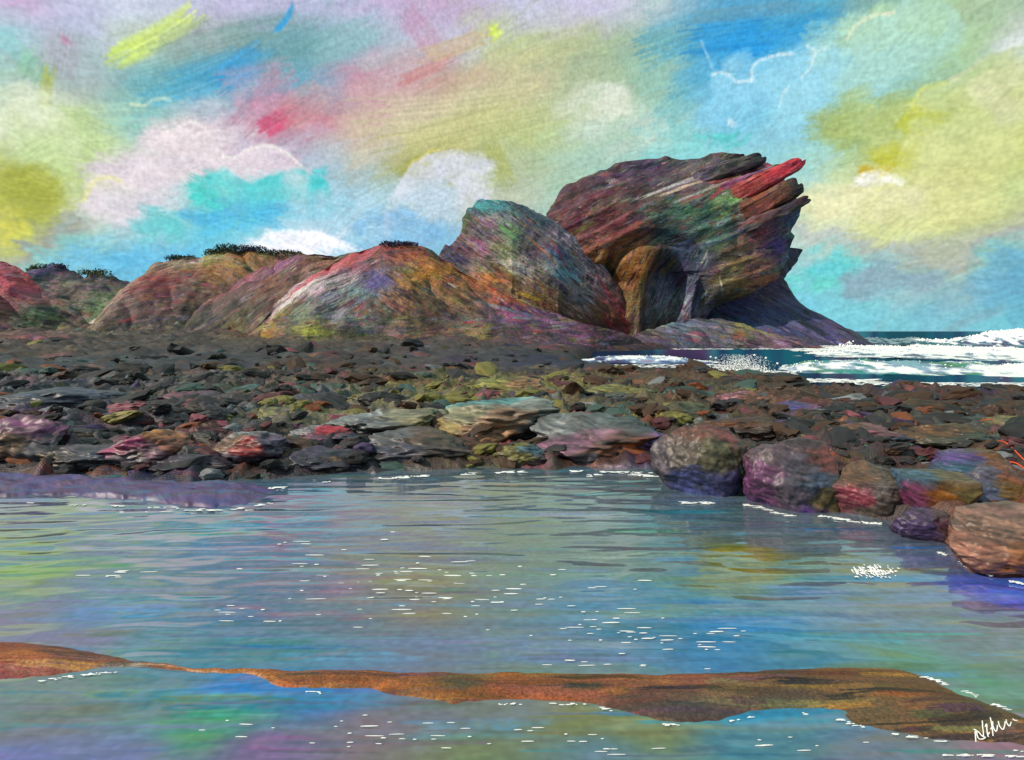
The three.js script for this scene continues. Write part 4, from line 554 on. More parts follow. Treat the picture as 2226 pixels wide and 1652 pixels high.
{ // drifting foam in the bay
  const bits = [], R = rng(404), g0 = new THREE.IcosahedronGeometry(1, 1), M4 = new THREE.Matrix4(), Q = new THREE.Quaternion(), E = new THREE.Euler();
  const lay = (u, v, du, dv, n, l, y = SEA + 0.12) => { n *= 2; l *= 0.62; for (let i = 0; i < n; i++) { const p = ground(u + (R() - 0.5) * 2 * du, v + (R() - 0.5) * 2 * dv, y), k = -p.z / 60, r = l * k * (0.3 + R() * R()); p.y += 0.02 * R(); bits.push(g0.clone().applyMatrix4(M4.compose(p, Q.setFromEuler(E.set(0, R() * 0.5, 0)), new THREE.Vector3(r * (1.6 + 3.4 * R()), r * 0.2, r * (0.6 + R()))))); } };
  lay(1800, 828, 110, 4, 130, 0.3); lay(2080, 836, 150, 4, 160, 0.3); lay(1930, 834, 90, 3, 100, 0.26); lay(1660, 812, 70, 5, 160, 0.26); lay(1450, 796, 120, 4, 160, 0.24); lay(1930, 772, 110, 5, 120, 0.3);
  lay(1650, 757, 190, 3, 260, 0.2); lay(1790, 760, 70, 4, 220, 0.24); lay(1850, 756, 60, 5, 160, 0.26, 0.1);
  tag(mesh('sea_foam', mergeGeometries(bits), foamM), 'white foam drifting on the bay', 'foam', null, 'stuff');
}
{ // the splash on the reef edge: drops flung up in a fan
  const bits = [], R = rng(505), drop = new THREE.IcosahedronGeometry(1, 1), o = ground(1600, 812, SEA), D = -o.z, k = D / F;
  const dot = (u, v, r, z = 0) => { const p = at(u, v, D + z); bits.push(drop.clone().scale(r, r, r).translate(p.x, p.y, p.z)); };
  for (let i = 0; i < 2600; i++) { const a = R() + R() - 1, e = R() ** 1.8, fan = Math.floor(R() * 9) / 9 - 0.5; dot(1610 + 75 * a + 60 * fan * e, 814 - 44 * e * (1 - a * a * 0.8), 0.02 + 0.07 * (1 - e) * R() ** 2, (R() - 0.5) * 2); }
  for (const [u, v] of [[1545, 776], [1556, 778], [1690, 790], [1712, 800], [1725, 796], [1742, 808], [1665, 778], [1640, 772]]) dot(u, v, 0.09);
  tag(mesh('sea_spray', mergeGeometries(bits.map((b) => { const c = b.index ? b.toNonIndexed() : b; return c; })), foamM), 'white spray and droplets thrown up where a wave meets the reef', 'spray', null, 'stuff');
  const b2 = []; for (let i = 0; i < 160; i++) { const t = R(), p = at(1800 + 55 * t + (R() - 0.5) * 20, 775 - 22 * t - 18 * R() * R(), 84), r = 0.06 + 0.16 * R() * R(); b2.push(drop.clone().scale(r, r, r).translate(p.x, p.y, p.z)); }
  tag(mesh('sea_spray', mergeGeometries(b2), foamM), 'white droplets bursting off the dark point of the headland', 'spray', null, 'stuff');
}

// ---------------------------------------------------------------- boulders and rocks
/** An angular boulder: a ball cut by planes, weathered, with patches of colour, some painting highlights and shade. */
function boulderGeometry(seed, detail, [sx, sy, sz], patches, { cuts = 9, rough = 0.18, gain = 0.43, stroke = 0.8, box = 0, level = 1 } = {}) {
  const g = mergeVertices(new THREE.IcosahedronGeometry(1, detail).deleteAttribute('uv').deleteAttribute('normal')), p = g.attributes.position, R = rng(seed), planes = [], v = new THREE.Vector3(), c = new Float32Array(p.count * 3);
  for (let i = 0; i < cuts; i++) planes.push([new THREE.Vector3(R() * 2 - 1, R() * 1.6 - 0.5, R() * 2 - 1).normalize(), 0.62 + 0.3 * R()]);
  const lum = (k) => 0.3 * k[0] + 0.55 * k[1] + 0.15 * k[2], mean = patches.reduce((a, q) => a + lum(q.slice(3)), 0) / patches.length;
  const dirs = patches.map(([x, y, z, ...k]) => [new THREE.Vector3(x, y, z).normalize(), k.map((a) => a * (mean / lum(k)) ** level)]);   // level evens patch lightness
  for (let i = 0; i < p.count; i++) {
    v.fromBufferAttribute(p, i);
    const d0 = v.clone();
    if (box) { const m = Math.max(Math.abs(v.x), Math.abs(v.y), Math.abs(v.z)); v.multiplyScalar(lerp(1, 0.86 / m, box)); }
    for (const [n, h] of planes) { const k = v.dot(n) - h; if (k > 0) v.addScaledVector(n, -k * 0.85); }
    v.multiplyScalar(1 + rough * fbm(v.x * 2 + seed, v.y * 2, v.z * 2, 5) + rough * 0.5 * fbm(v.x * 6, v.y * 6 + seed, v.z * 6, 4));
    p.setXYZ(i, v.x * sx, v.y * sy, v.z * sz);
    // colour: the strongest patch wins, its edge broken by slanting marks
    const w = new THREE.Vector3(d0.x + 0.35 * fbm(d0.x * 3 + 1.5 * d0.y, d0.y * 9, d0.z * 3 + seed, 3), d0.y + 0.3 * fbm(d0.x * 4, d0.y * 8, d0.z * 4 - seed, 3), d0.z).normalize();
    let s = 0, k = [0, 0, 0];
    for (const [n, cc] of dirs) { const q = 1 / (1.02 - w.dot(n)) ** 4; s += q; for (let a = 0; a < 3; a++) k[a] += q * cc[a]; }
    const t = 1 + stroke * 0.9 * fbm(d0.x * 3, d0.y * 16 + d0.x * 4, d0.z * 3 + seed * 2, 3) + 0.5 * stroke * fbm(d0.x * 22, d0.y * 26, d0.z * 22, 2);
    for (let a = 0; a < 3; a++) c[i * 3 + a] = lin(clamp(k[a] / s * t, 8, 250)) * gain;
  }
  g.setAttribute('color', new THREE.BufferAttribute(c, 3)); g.computeVertexNormals();
  return g;
}
const wetRock = new THREE.MeshPhysicalMaterial({ vertexColors: true, roughness: 0.55, clearcoat: 0.25, clearcoatRoughness: 0.4 });
const dryRock = new THREE.MeshPhysicalMaterial({ vertexColors: true, roughness: 0.75 });
/** u, foot row v, width and height on the sheet; depth in parts of the width. */
const placed = [];
function rock(name, u, v, w, h, patches, label, opts = {}) {
  const q = ground(u, v, opts.y ?? 0), deep = opts.deep ?? 0.8, half = w / 2 * -q.z / F, d = -q.z + half * deep, k = d / F, x = (u - CU) * k, half2 = w / 2 * k, hh = h * k, g = boulderGeometry(opts.seed ?? Math.round(u + v), opts.detail ?? 24, [half2 * 1.06, hh * (opts.sink ?? 0.62), half2 * deep], patches, opts);
  g.computeBoundingBox();
  const o = mesh(name, g, opts.wet === false ? dryRock : wetRock); o.rotation.y = opts.turn ?? 0;
  const base = opts.y ?? 0; o.position.set(x, base + hh - g.boundingBox.max.y, -d);
  placed.push([u, v - h / 2, w / 2, h / 2, label.split(/,| (?:with|at|in|behind|left|right|lying|between|beneath|above|on|near|below) /)[0]]);
  return tag(o, label, opts.category ?? 'rock', opts.group);
}
const BG = 'boulders on the right bank of the pool';
rock('boulder', 1526, 1086, 196, 140, [[-0.3, 1, 0.3, 196, 124, 104], [0.5, 0.9, 0.4, 206, 110, 112], [0.1, 0.5, 1, 118, 108, 76], [-0.7, 0.4, 0.6, 130, 112, 104], [0.8, 0.2, 0.5, 84, 80, 62], [-0.6, -0.3, 0.8, 58, 62, 104], [0.4, -0.4, 0.9, 72, 66, 110], [0, -0.9, 0.5, 40, 50, 100], [-0.9, 0.1, 0.2, 96, 84, 96]], 'large round boulder with a salmon pink top, leftmost on the right bank', { seed: 5, detail: 34, group: BG, category: 'boulder', cuts: 7 });
rock('boulder', 1716, 1118, 184, 146, [[-0.7, 0.8, 0.4, 150, 120, 136], [0.2, 1, 0.3, 120, 98, 104], [0.6, 0.6, 0.6, 186, 104, 96], [0, 0.4, 1, 88, 78, 92], [0.3, 0.1, 1, 48, 56, 72], [-0.8, 0, 0.5, 118, 64, 112], [-0.3, -0.4, 1, 112, 96, 116], [0.5, -0.4, 0.8, 148, 124, 76], [0.1, -0.9, 0.5, 74, 44, 116], [0.9, -0.2, 0.3, 60, 110, 150]], 'square shouldered mauve boulder with a pale crest, second on the right bank', { seed: 12, detail: 34, group: BG, category: 'boulder', box: 0.55, cuts: 6 });
rock('boulder', 1882, 1130, 168, 106, [[-0.5, 0.9, 0.3, 122, 88, 66], [0.4, 0.8, 0.4, 128, 104, 88], [-0.6, 0, 0.8, 112, 44, 60], [0.2, 0.1, 1, 128, 112, 110], [0.7, -0.3, 0.7, 176, 110, 150], [-0.1, -0.6, 0.8, 108, 92, 84], [0.9, 0.3, 0.2, 70, 66, 80]], 'low maroon and grey boulder, third on the right bank', { seed: 17, detail: 30, group: BG, category: 'boulder', deep: 0.7 });
rock('boulder', 2030, 1152, 152, 104, [[-0.5, 0.9, 0.3, 104, 150, 190], [0.4, 0.9, 0.2, 128, 104, 78], [-0.7, 0, 0.7, 132, 62, 104], [-0.2, -0.3, 1, 124, 72, 96], [0.08, 0, 1, 232, 138, 30], [0.5, 0.1, 0.8, 124, 108, 60], [0.9, -0.2, 0.4, 60, 62, 90], [0.4, -0.7, 0.6, 110, 60, 50]], 'blocky purple boulder with an orange corner, fourth on the right bank', { seed: 23, detail: 32, group: BG, category: 'boulder', box: 0.85, cuts: 3, turn: -0.3, rough: 0.08 });
rock('boulder', 2190, 1262, 320, 122, [[-0.6, 0.8, 0.4, 150, 112, 96], [0, 1, 0.3, 176, 130, 120], [0.5, 0.8, 0.4, 130, 140, 176], [0.9, 0.3, 0.3, 178, 84, 90], [-0.9, 0.2, 0.3, 128, 86, 72], [-0.3, 0.4, 0.9, 170, 106, 60], [0.3, 0.4, 0.9, 190, 116, 60], [-0.2, 0, 1, 214, 146, 40], [0.4, 0, 0.9, 232, 156, 30], [0, -0.6, 0.8, 170, 110, 50], [-0.6, -0.2, 0.8, 150, 90, 60]], 'broad tan and orange boulder at the right edge of the pool', { seed: 29, detail: 36, group: BG, category: 'boulder', deep: 0.75, cuts: 2, turn: 0.3 });
rock('boulder', 2150, 1118, 170, 90, [[-0.4, 0.9, 0.3, 84, 78, 96], [0.5, 0.8, 0.4, 176, 96, 60], [-0.5, 0.1, 0.8, 60, 66, 90], [0.3, 0.2, 1, 196, 140, 50], [0.8, 0, 0.5, 150, 150, 110], [0, -0.7, 0.7, 96, 70, 60]], 'dark boulder streaked with ochre, behind the broad tan one', { seed: 37, detail: 26, group: BG, category: 'boulder', y: 0.12, deep: 0.7 });
rock('boulder', 2100, 1062, 190, 66, [[-0.4, 0.9, 0.3, 90, 66, 128], [0.5, 0.8, 0.4, 128, 84, 46], [-0.5, 0.1, 0.8, 66, 104, 134], [0.3, 0.2, 1, 118, 80, 60], [0.8, 0, 0.5, 170, 84, 66]], 'flat violet and brown boulder above the blocky purple one', { seed: 41, detail: 24, group: BG, category: 'boulder', y: 0.2, deep: 0.8 });

rock('boulder', 2006, 1186, 120, 66, [[-0.4, 0.9, 0.3, 92, 66, 104], [0.5, 0.8, 0.4, 104, 74, 80], [-0.5, 0.1, 0.8, 84, 62, 112], [0.3, 0.2, 1, 100, 66, 84], [0.8, 0, 0.5, 110, 80, 70]], 'small dark violet boulder wedged below the blocky purple one', { seed: 43, detail: 24, group: BG, category: 'boulder', deep: 0.9 });
const HIGHLIGHT_WHITE = [236, 236, 240], HIGHLIGHT_ORANGE = [226, 140, 56], RG = 'rocks set in the reef';  // white and orange crests are highlights painted into the rock colour
const reefRocks = [
  [60, 1000, 190, 92, [[-0.3, 1, 0.3, 160, 84, 140], [0.5, 0.7, 0.5, 128, 74, 112], [0, 0.1, 1, 150, 104, 76], [-0.6, 0, 0.8, 140, 90, 80], [0.7, -0.3, 0.6, 70, 66, 78]], 'rounded plum coloured rock at the left end of the reef'],
  [340, 1004, 190, 62, [[-0.6, 1, 0.2, ...HIGHLIGHT_WHITE], [0.2, 1, 0.3, ...HIGHLIGHT_ORANGE], [-0.3, 0.4, 0.9, 170, 70, 112], [0.2, 0, 1, 110, 76, 90], [0.8, 0.4, 0.4, 150, 90, 70], [0, -0.6, 0.8, 70, 60, 74]], 'maroon rock with a white and orange crest near the left end of the pool'],
  [545, 1004, 170, 62, [[0, 1, 0.2, ...HIGHLIGHT_WHITE], [-0.4, 0.5, 0.8, 120, 84, 62], [0.2, 0.3, 1, 170, 60, 62], [0.7, 0.3, 0.6, 76, 64, 84], [0, -0.5, 0.8, 64, 54, 70]], 'brown rock with a white cap and a red spot'],
  [700, 972, 150, 42, [[-0.5, 1, 0.2, 216, 210, 220], [0.4, 0.9, 0.4, 190, 54, 70], [0, 0.1, 1, 110, 70, 90], [0.8, 0, 0.5, 66, 62, 74]], 'small pale crested rock with a crimson flank'],
  [850, 958, 280, 56, [[-0.6, 1, 0.2, 206, 216, 220], [0.3, 1, 0.2, 190, 184, 150], [-0.2, 0.3, 1, 90, 92, 96], [0.5, 0.2, 0.9, 176, 160, 120], [0, -0.5, 0.9, 64, 66, 76]], 'long grey rock with a chalky white back in the middle of the reef'],
  [1085, 962, 330, 84, [[-0.3, 1, 0.1, 120, 196, 204], [-0.5, 0.6, 0.6, 170, 164, 130], [0.1, 0.5, 0.9, 186, 148, 122], [0.6, 0.6, 0.5, 180, 184, 180], [0, -0.1, 1, 160, 114, 84], [0.6, -0.3, 0.8, 76, 78, 84], [-0.8, -0.2, 0.5, 128, 110, 64]], 'big sandy rock with a turquoise crest in the middle of the reef'],
  [1300, 1012, 320, 96, [[-0.5, 0.9, 0.2, 190, 196, 200], [0.4, 1, 0.2, 84, 90, 92], [-0.4, 0.4, 0.9, 176, 120, 150], [0.1, 0.2, 1, 104, 74, 66], [0.4, 0, 0.9, 176, 92, 50], [0.8, 0.1, 0.5, 86, 60, 120], [0, -0.6, 0.8, 64, 56, 72]], 'broad dark rock with lilac and rust patches left of the round boulder'],
  [900, 1020, 300, 66, [[-0.4, 1, 0.2, 150, 148, 156], [0.3, 1, 0.3, 104, 78, 64], [0, 0.2, 1, 66, 62, 76], [0.6, 0.1, 0.8, 90, 70, 66], [-0.6, -0.2, 0.7, 56, 54, 66]], 'long slate coloured rock lying at the water edge'],
  [1130, 1016, 130, 46, [[-0.3, 1, 0.3, 176, 168, 84], [0.4, 0.6, 0.6, 70, 100, 120], [0, 0, 1, 130, 118, 64], [0.6, -0.2, 0.6, 84, 66, 70]], 'small lichen yellow rock at the water edge'],
  [200, 1030, 210, 50, [[-0.3, 1, 0.3, 96, 84, 96], [0.5, 0.7, 0.5, 70, 74, 96], [0, 0.1, 1, 66, 58, 66], [-0.6, 0, 0.8, 104, 80, 66]], 'low slate rock at the water edge below the plum one'],
  [430, 1036, 220, 40, [[-0.3, 1, 0.3, 110, 96, 116], [0.5, 0.7, 0.5, 76, 62, 86], [0, 0.1, 1, 62, 54, 70]], 'flat dark violet rock at the water edge'],
  [690, 1030, 220, 46, [[-0.3, 1, 0.3, 84, 70, 98], [0.5, 0.7, 0.5, 62, 62, 80], [0, 0.1, 1, 58, 52, 70]], 'dark purple rock at the water edge below the crimson flanked one'],
  [1740, 916, 150, 36, [[-0.2, 1, 0.3, 104, 76, 160], [0.5, 0.8, 0.4, 150, 96, 150], [0, 0.2, 1, 112, 78, 60], [-0.7, 0.2, 0.5, 60, 60, 110]], 'lens shaped violet rock on the brown part of the reef'],
  [1600, 895, 120, 44, [[-0.2, 1, 0.3, 184, 112, 130], [0.4, 0.6, 0.6, 176, 116, 96], [0, 0, 1, 104, 70, 66]], 'pinkish rock left of the violet lens shaped one'],
  [1480, 930, 170, 52, [[-0.2, 1, 0.3, 110, 100, 62], [0.4, 0.6, 0.6, 90, 84, 56], [0, 0, 1, 66, 60, 46]], 'dull olive rock behind the round boulder'],
  [1620, 965, 200, 50, [[-0.2, 1, 0.3, 128, 74, 40], [0.4, 0.6, 0.6, 104, 60, 40], [0, 0, 1, 70, 50, 44]], 'rust brown rock between the round and the mauve boulders'],
  [1860, 985, 210, 56, [[-0.4, 1, 0.3, 150, 92, 64], [0.4, 0.9, 0.4, 166, 98, 118], [0, 0.1, 1, 84, 70, 70], [0.7, 0, 0.6, 60, 66, 84]], 'brown and rose rock right of the mauve boulder'],
  [1900, 1044, 200, 52, [[-0.4, 1, 0.3, 150, 160, 186], [0.4, 0.9, 0.4, 96, 84, 62], [0, 0.1, 1, 62, 72, 108], [0.7, 0, 0.6, 130, 82, 60]], 'blue grey rock with a pale back above the maroon boulder'],
  [2070, 990, 220, 60, [[-0.4, 1, 0.3, 124, 84, 50], [0.4, 0.9, 0.4, 100, 70, 40], [0, 0.1, 1, 70, 74, 66], [0.7, 0, 0.6, 56, 60, 60]], 'umber rock beneath the orange weed'],
  [2190, 960, 160, 50, [[-0.4, 1, 0.3, 120, 104, 70], [0.4, 0.9, 0.4, 160, 150, 70], [0, 0.1, 1, 96, 62, 50]], 'brown rock with a yellow green patch at the right edge of the reef'],
  [1330, 880, 170, 42, [[-0.4, 1, 0.3, 166, 160, 84], [0.4, 0.9, 0.4, 130, 122, 64], [0, 0.1, 1, 70, 74, 76]], 'flat yellow topped rock right of the turquoise crested one'],
  [1110, 872, 190, 50, [[-0.4, 1, 0.3, 176, 170, 80], [0.4, 0.9, 0.4, 166, 122, 84], [0, 0.1, 1, 128, 116, 66]], 'bright lichen yellow rock behind the turquoise crested one'],
  [830, 894, 170, 42, [[-0.4, 1, 0.3, 160, 152, 84], [0.4, 0.9, 0.4, 120, 110, 66], [0, 0.1, 1, 84, 74, 64]], 'flat ochre rock behind the chalky backed one'],
  [610, 936, 160, 44, [[-0.4, 1, 0.3, 184, 174, 104], [0.4, 0.9, 0.4, 96, 90, 84], [0, 0.1, 1, 76, 70, 80]], 'straw coloured rock behind the white capped one'],
  [430, 900, 190, 46, [[-0.4, 1, 0.3, 150, 80, 104], [0.4, 0.9, 0.4, 84, 70, 84], [0, 0.1, 1, 64, 64, 78]], 'slate rock with a rose coloured back on the left part of the reef'],
  [120, 905, 260, 56, [[-0.4, 1, 0.3, 84, 92, 116], [0.4, 0.9, 0.4, 70, 74, 96], [0, 0.1, 1, 60, 62, 80]], 'broad blue slate rock behind the plum coloured one'],
];
reefRocks.forEach(([u, v, w, h, patches, label], i) => rock('rock', u, v, w, h * 0.9, patches, label, { seed: 100 + i * 7, detail: 18, group: RG, y: v > 1010 ? 0.02 : 0.24, deep: 0.75, stroke: 1.05, sink: 0.66, rough: 0.34, gain: 0.42, cuts: 18, box: 0.25, level: 0.65 }));

// single stones lying all over the reef
{
  const kinds = [['slate grey', [64, 60, 68]], ['dark brown', [96, 64, 42]], ['ochre yellow', [166, 156, 78]], ['maroon', [120, 56, 68]], ['violet', [100, 74, 130]], ['greenish teal', [84, 118, 112]], ['pale grey', [166, 168, 176]], ['rust orange', [170, 88, 44]], ['near black', [46, 40, 42]], ['rose', [180, 92, 112]]];
  const facet = (g) => { const f = g.toNonIndexed(); f.computeVertexNormals(); return f; };
  const geos = [1, 2, 3, 4, 5, 6, 7, 8].map((s) => { const g = boulderGeometry(s * 31, 4, [1, 0.62, 0.8], [[0, 1, 0, 230, 230, 230], [-0.6, 0.3, 0.7, 170, 165, 165], [0.6, 0.2, 0.7, 200, 190, 185], [0, -1, 0.3, 150, 150, 155]], { stroke: 1.1, rough: 0.34, gain: 1.0, cuts: 18, box: 0.5 }); return facet(g); });
  const mats = kinds.map(([, c]) => new THREE.MeshPhysicalMaterial({ vertexColors: true, color: col(c, 0.68), roughness: 0.6 }));
  const R = rng(909), near = (x, z) => { let b = 1e9, k; for (const p of reefColours) { const d = (p[0] - x) ** 2 + ((p[1] - z) * 0.5) ** 2; if (d < b) { b = d; k = p; } } return k; };
  const pick = (x, z) => { const c = near(x, z), r = R(); if (r < 0.4) { let b = 1e9, k = 0; kinds.forEach(([, q], i) => { const d = (q[0] - c[2]) ** 2 + (q[1] - c[3]) ** 2 + (q[2] - c[4]) ** 2; if (d < b) { b = d; k = i; } }); return k; } return [0, 0, 1, 8, 8, 0, 1, 3, 4, 5, 8, 7, 8, 0, 0, 1, 6, 1, 8, 2, 9, 0, 8, 1][Math.floor(R() * 24)]; };
  let made = 0;
  for (let tries = 0; tries < 4000 && made < 230; tries++) {
    const v = 820 + 195 * Math.sqrt(R()), u = R() * 2240 - 7, p = ground(u, v, 0.25);
    if (inside(p.x, p.z) < 0.7 || placed.some(([a, b, w, h]) => Math.abs(u - a) < w * 0.95 && Math.abs(v - b) < h * 1.1)) continue;
    const k = pick(p.x, p.z), w = (26 + 44 * R() * R()) * -p.z / F, o = mesh('stone', geos[made % 8], mats[k]);
    o.scale.set(w * 1.25, w * (0.5 + 0.6 * R() * R()), w * (0.7 + 0.4 * R())); o.rotation.set((R() - 0.5) * 0.5, (R() - 0.5) * 1.4 + (R() < 0.5 ? Math.PI : 0), (R() - 0.5) * 0.6); o.position.set(p.x, reefHeight(p.x, p.z) - 0.08 * w, p.z);
    let best = 1e9, by; for (const q of placed) { const d = ((q[0] - u) / 1.6) ** 2 + (q[1] - v) ** 2; if (d < best) { best = d; by = q; } }
    const dx = (u - by[0]) / by[2], dy = (v - by[1]) / by[3], side = Math.abs(dx) > Math.abs(dy) ? (dx < 0 ? 'left of' : 'right of') : dy < 0 ? 'behind' : 'in front of', px = w * F / -p.z;
    tag(o, `${px < 34 ? 'small' : px < 48 ? 'middling' : 'larger'} ${kinds[k][0]} stone ${side} the ${by[4]}`, 'stone', `${kinds[k][0]} stones scattered over the reef`); made++;
  }
  const same = new Map(); for (const o of scene.children) if (o.userData.category === 'stone') same.set(o.userData.label, [...(same.get(o.userData.label) ?? []), o]);
  const order = ['leftmost', 'second from left', 'third from left', 'fourth from left', 'fifth from left', 'sixth from left'];
  for (const list of same.values()) if (list.length > 1) list.sort((a, b) => a.position.x / a.position.z - b.position.x / b.position.z).reverse().forEach((o, i, l) => { o.userData.label += ', ' + (i && i === l.length - 1 ? 'rightmost' : order[Math.min(i, 5)]); });
  const bits = [], M4 = new THREE.Matrix4(), Q = new THREE.Quaternion(), E = new THREE.Euler(), small = [1, 2, 3].map((s) => boulderGeometry(s * 53, 2, [1, 0.5, 0.8], [[0, 1, 0, 255, 255, 255]], { stroke: 0.3, rough: 0.4, gain: 1, cuts: 12, box: 0.5 })).map(facet);
  for (let i = 0; i < 2600; i++) {
    const v = 762 + 265 * R() ** 0.8, u = R() * 2300 - 40, p = ground(u, v, 0.3); if (inside(p.x, p.z) < 0.35) continue;
    const c = col(kinds[pick(p.x, p.z)][1], 0.4), w = (6 + 30 * R() ** 3) * -p.z / F, g = small[i % 3].clone().applyMatrix4(M4.compose(new THREE.Vector3(p.x, reefHeight(p.x, p.z) - 0.04 * w, p.z), Q.setFromEuler(E.set((R() - 0.5) * 0.8, R() * 6.28, (R() - 0.5) * 0.8)), new THREE.Vector3(w * 1.4, w * 0.85, w)));
    const a = g.attributes.color; for (let k = 0; k < a.count; k++) a.setXYZ(k, a.getX(k) * c.r, a.getY(k) * c.g, a.getZ(k) * c.b);
    bits.push(g);
  }
  tag(mesh('reef_rubble', mergeGeometries(bits), dryRock), 'small broken stones covering the reef', 'rubble', null, 'stuff');
}

// ledge added in place of the dark shadow and reflection along the left shore
{
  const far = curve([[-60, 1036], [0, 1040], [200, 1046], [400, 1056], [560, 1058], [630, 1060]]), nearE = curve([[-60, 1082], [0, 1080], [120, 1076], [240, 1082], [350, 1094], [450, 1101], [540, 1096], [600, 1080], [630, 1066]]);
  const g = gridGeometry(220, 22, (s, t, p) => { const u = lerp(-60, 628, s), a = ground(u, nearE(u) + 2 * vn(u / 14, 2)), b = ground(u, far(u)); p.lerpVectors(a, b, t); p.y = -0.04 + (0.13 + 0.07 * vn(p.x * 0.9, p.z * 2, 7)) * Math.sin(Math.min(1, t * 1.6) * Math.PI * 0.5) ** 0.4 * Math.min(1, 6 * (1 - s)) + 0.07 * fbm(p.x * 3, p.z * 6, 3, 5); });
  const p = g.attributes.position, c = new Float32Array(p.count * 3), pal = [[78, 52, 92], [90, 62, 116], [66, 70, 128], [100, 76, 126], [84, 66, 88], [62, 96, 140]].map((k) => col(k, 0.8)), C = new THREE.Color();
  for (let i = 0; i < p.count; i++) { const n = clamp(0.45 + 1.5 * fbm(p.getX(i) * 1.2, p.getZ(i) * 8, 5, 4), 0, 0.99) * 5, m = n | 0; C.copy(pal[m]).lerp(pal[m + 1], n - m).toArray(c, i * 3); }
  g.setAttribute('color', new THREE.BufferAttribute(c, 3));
  tag(mesh('shade_ledge', g, wetRock), 'low added purple ledge standing for the dark reflection along the left shore', 'ledge');
}

// ---------------------------------------------------------------- foam and painted sparkles on the pool
{
  const R = rng(606), bits = [], g0 = new THREE.IcosahedronGeometry(1, 1), M4 = new THREE.Matrix4(), Q = new THREE.Quaternion(), E = new THREE.Euler();
  const dab = (u, v, l, h, y = 0.006, tilt = 0) => { const p = ground(u, v, y), d = -p.z; bits.push(g0.clone().applyMatrix4(M4.compose(p, Q.setFromEuler(E.set(0, tilt, 0)), new THREE.Vector3(l / 2 * d / F, 0.004, h / 2 * d * d / (F * EYE))))); };
  const spread = (n, u, v, du, dv) => { for (let i = 0; i < n; i++) { const a = (R() + R() - 1) * du, b = (R() + R() - 1) * dv; dab(u + a, v + b, 8 + 40 * R() ** 2, 0.7 + 1.5 * R() ** 2, 0.008, (R() - 0.5) * 0.1); } };
  spread(46, 800, 1270, 330, 80); spread(52, 1080, 1290, 380, 100); spread(26, 1330, 1370, 240, 60); spread(18, 1500, 1390, 170, 30); spread(10, 520, 1330, 120, 50); spread(7, 260, 1240, 90, 20); spread(7, 700, 1180, 260, 30);
  spread(26, 780, 1590, 420, 40); spread(16, 1250, 1610, 260, 36); spread(8, 1700, 1620, 300, 20); spread(8, 1380, 1445, 300, 14); spread(8, 420, 1110, 250, 10);
  tag(mesh('sparkle_flecks', mergeGeometries(bits.splice(0)), foamM), 'short white flecks standing for sparkles on the pool', 'foam', null, 'stuff');  // sparkles of the ripples, modelled as white flecks
  for (let i = 0; i < 170; i++) { const a = R() + R() - 1, b = R() + R() - 1; dab(1900 + 60 * a, 1242 + 16 * b, 2 + 7 * R() * R(), 2 + 2 * R()); }
  tag(mesh('foam_patch', mergeGeometries(bits.splice(0)), foamM), 'patch of white bubbles on the water before the broad tan boulder', 'foam', null, 'stuff');
  const line = (pts, n, dens, size = 1) => { const c = curve(pts), a = pts[0][0], b = pts[pts.length - 1][0]; for (let i = 0; i < n; i++) { const u = lerp(a, b, R()); if (vn(u / 34, 5, n) < dens) continue; dab(u, c(u) + (R() - 0.5) * 4 * size, (5 + 30 * R() * R()) * size, (0.7 + 1.3 * R()) * size, 0.012, (R() - 0.5) * 0.2); } };
  line([[0, 1038], [150, 1042], [300, 1052], [450, 1058], [620, 1060]], 200, -0.1); line([[620, 1054], [720, 1046], [900, 1036], [1050, 1028], [1200, 1024], [1420, 1028]], 260, 0); line([[1280, 1034], [1350, 1030], [1430, 1036]], 60, -0.6);
  line([[1480, 1092], [1560, 1094], [1640, 1100], [1700, 1118], [1800, 1122]], 120, -0.2); line([[1800, 1124], [1880, 1136], [1960, 1140]], 50, -0.3); line([[1960, 1148], [2000, 1156], [2060, 1160]], 40, -0.8); line([[2040, 1200], [2100, 1228], [2160, 1252], [2226, 1270]], 90, -0.4, 0.8);
  line([[0, 1090], [200, 1098], [350, 1102], [480, 1108], [620, 1090]], 60, 0.1);
  tag(mesh('shore_foam', mergeGeometries(bits.splice(0)), foamM), 'thin broken line of white foam along the far shore of the pool', 'foam', null, 'stuff');
  line([[0, 1488], [90, 1480], [170, 1468], [260, 1460]], 34, 0); line([[560, 1486], [600, 1500], [700, 1506]], 24, 0); line([[1080, 1530], [1270, 1530], [1340, 1548], [1420, 1572], [1500, 1576], [1580, 1570], [1640, 1556]], 70, 0); line([[1700, 1548], [1790, 1556], [1870, 1578], [1960, 1598], [2226, 1632]], 60, 0.1); line([[2000, 1466], [2080, 1496], [2226, 1556]], 70, -0.1, 1.0); line([[2050, 1640], [2226, 1644]], 40, -0.6);
  tag(mesh('shore_foam', mergeGeometries(bits.splice(0)), foamM), 'white foam edging the rust brown sand bar', 'foam', null, 'stuff');
}

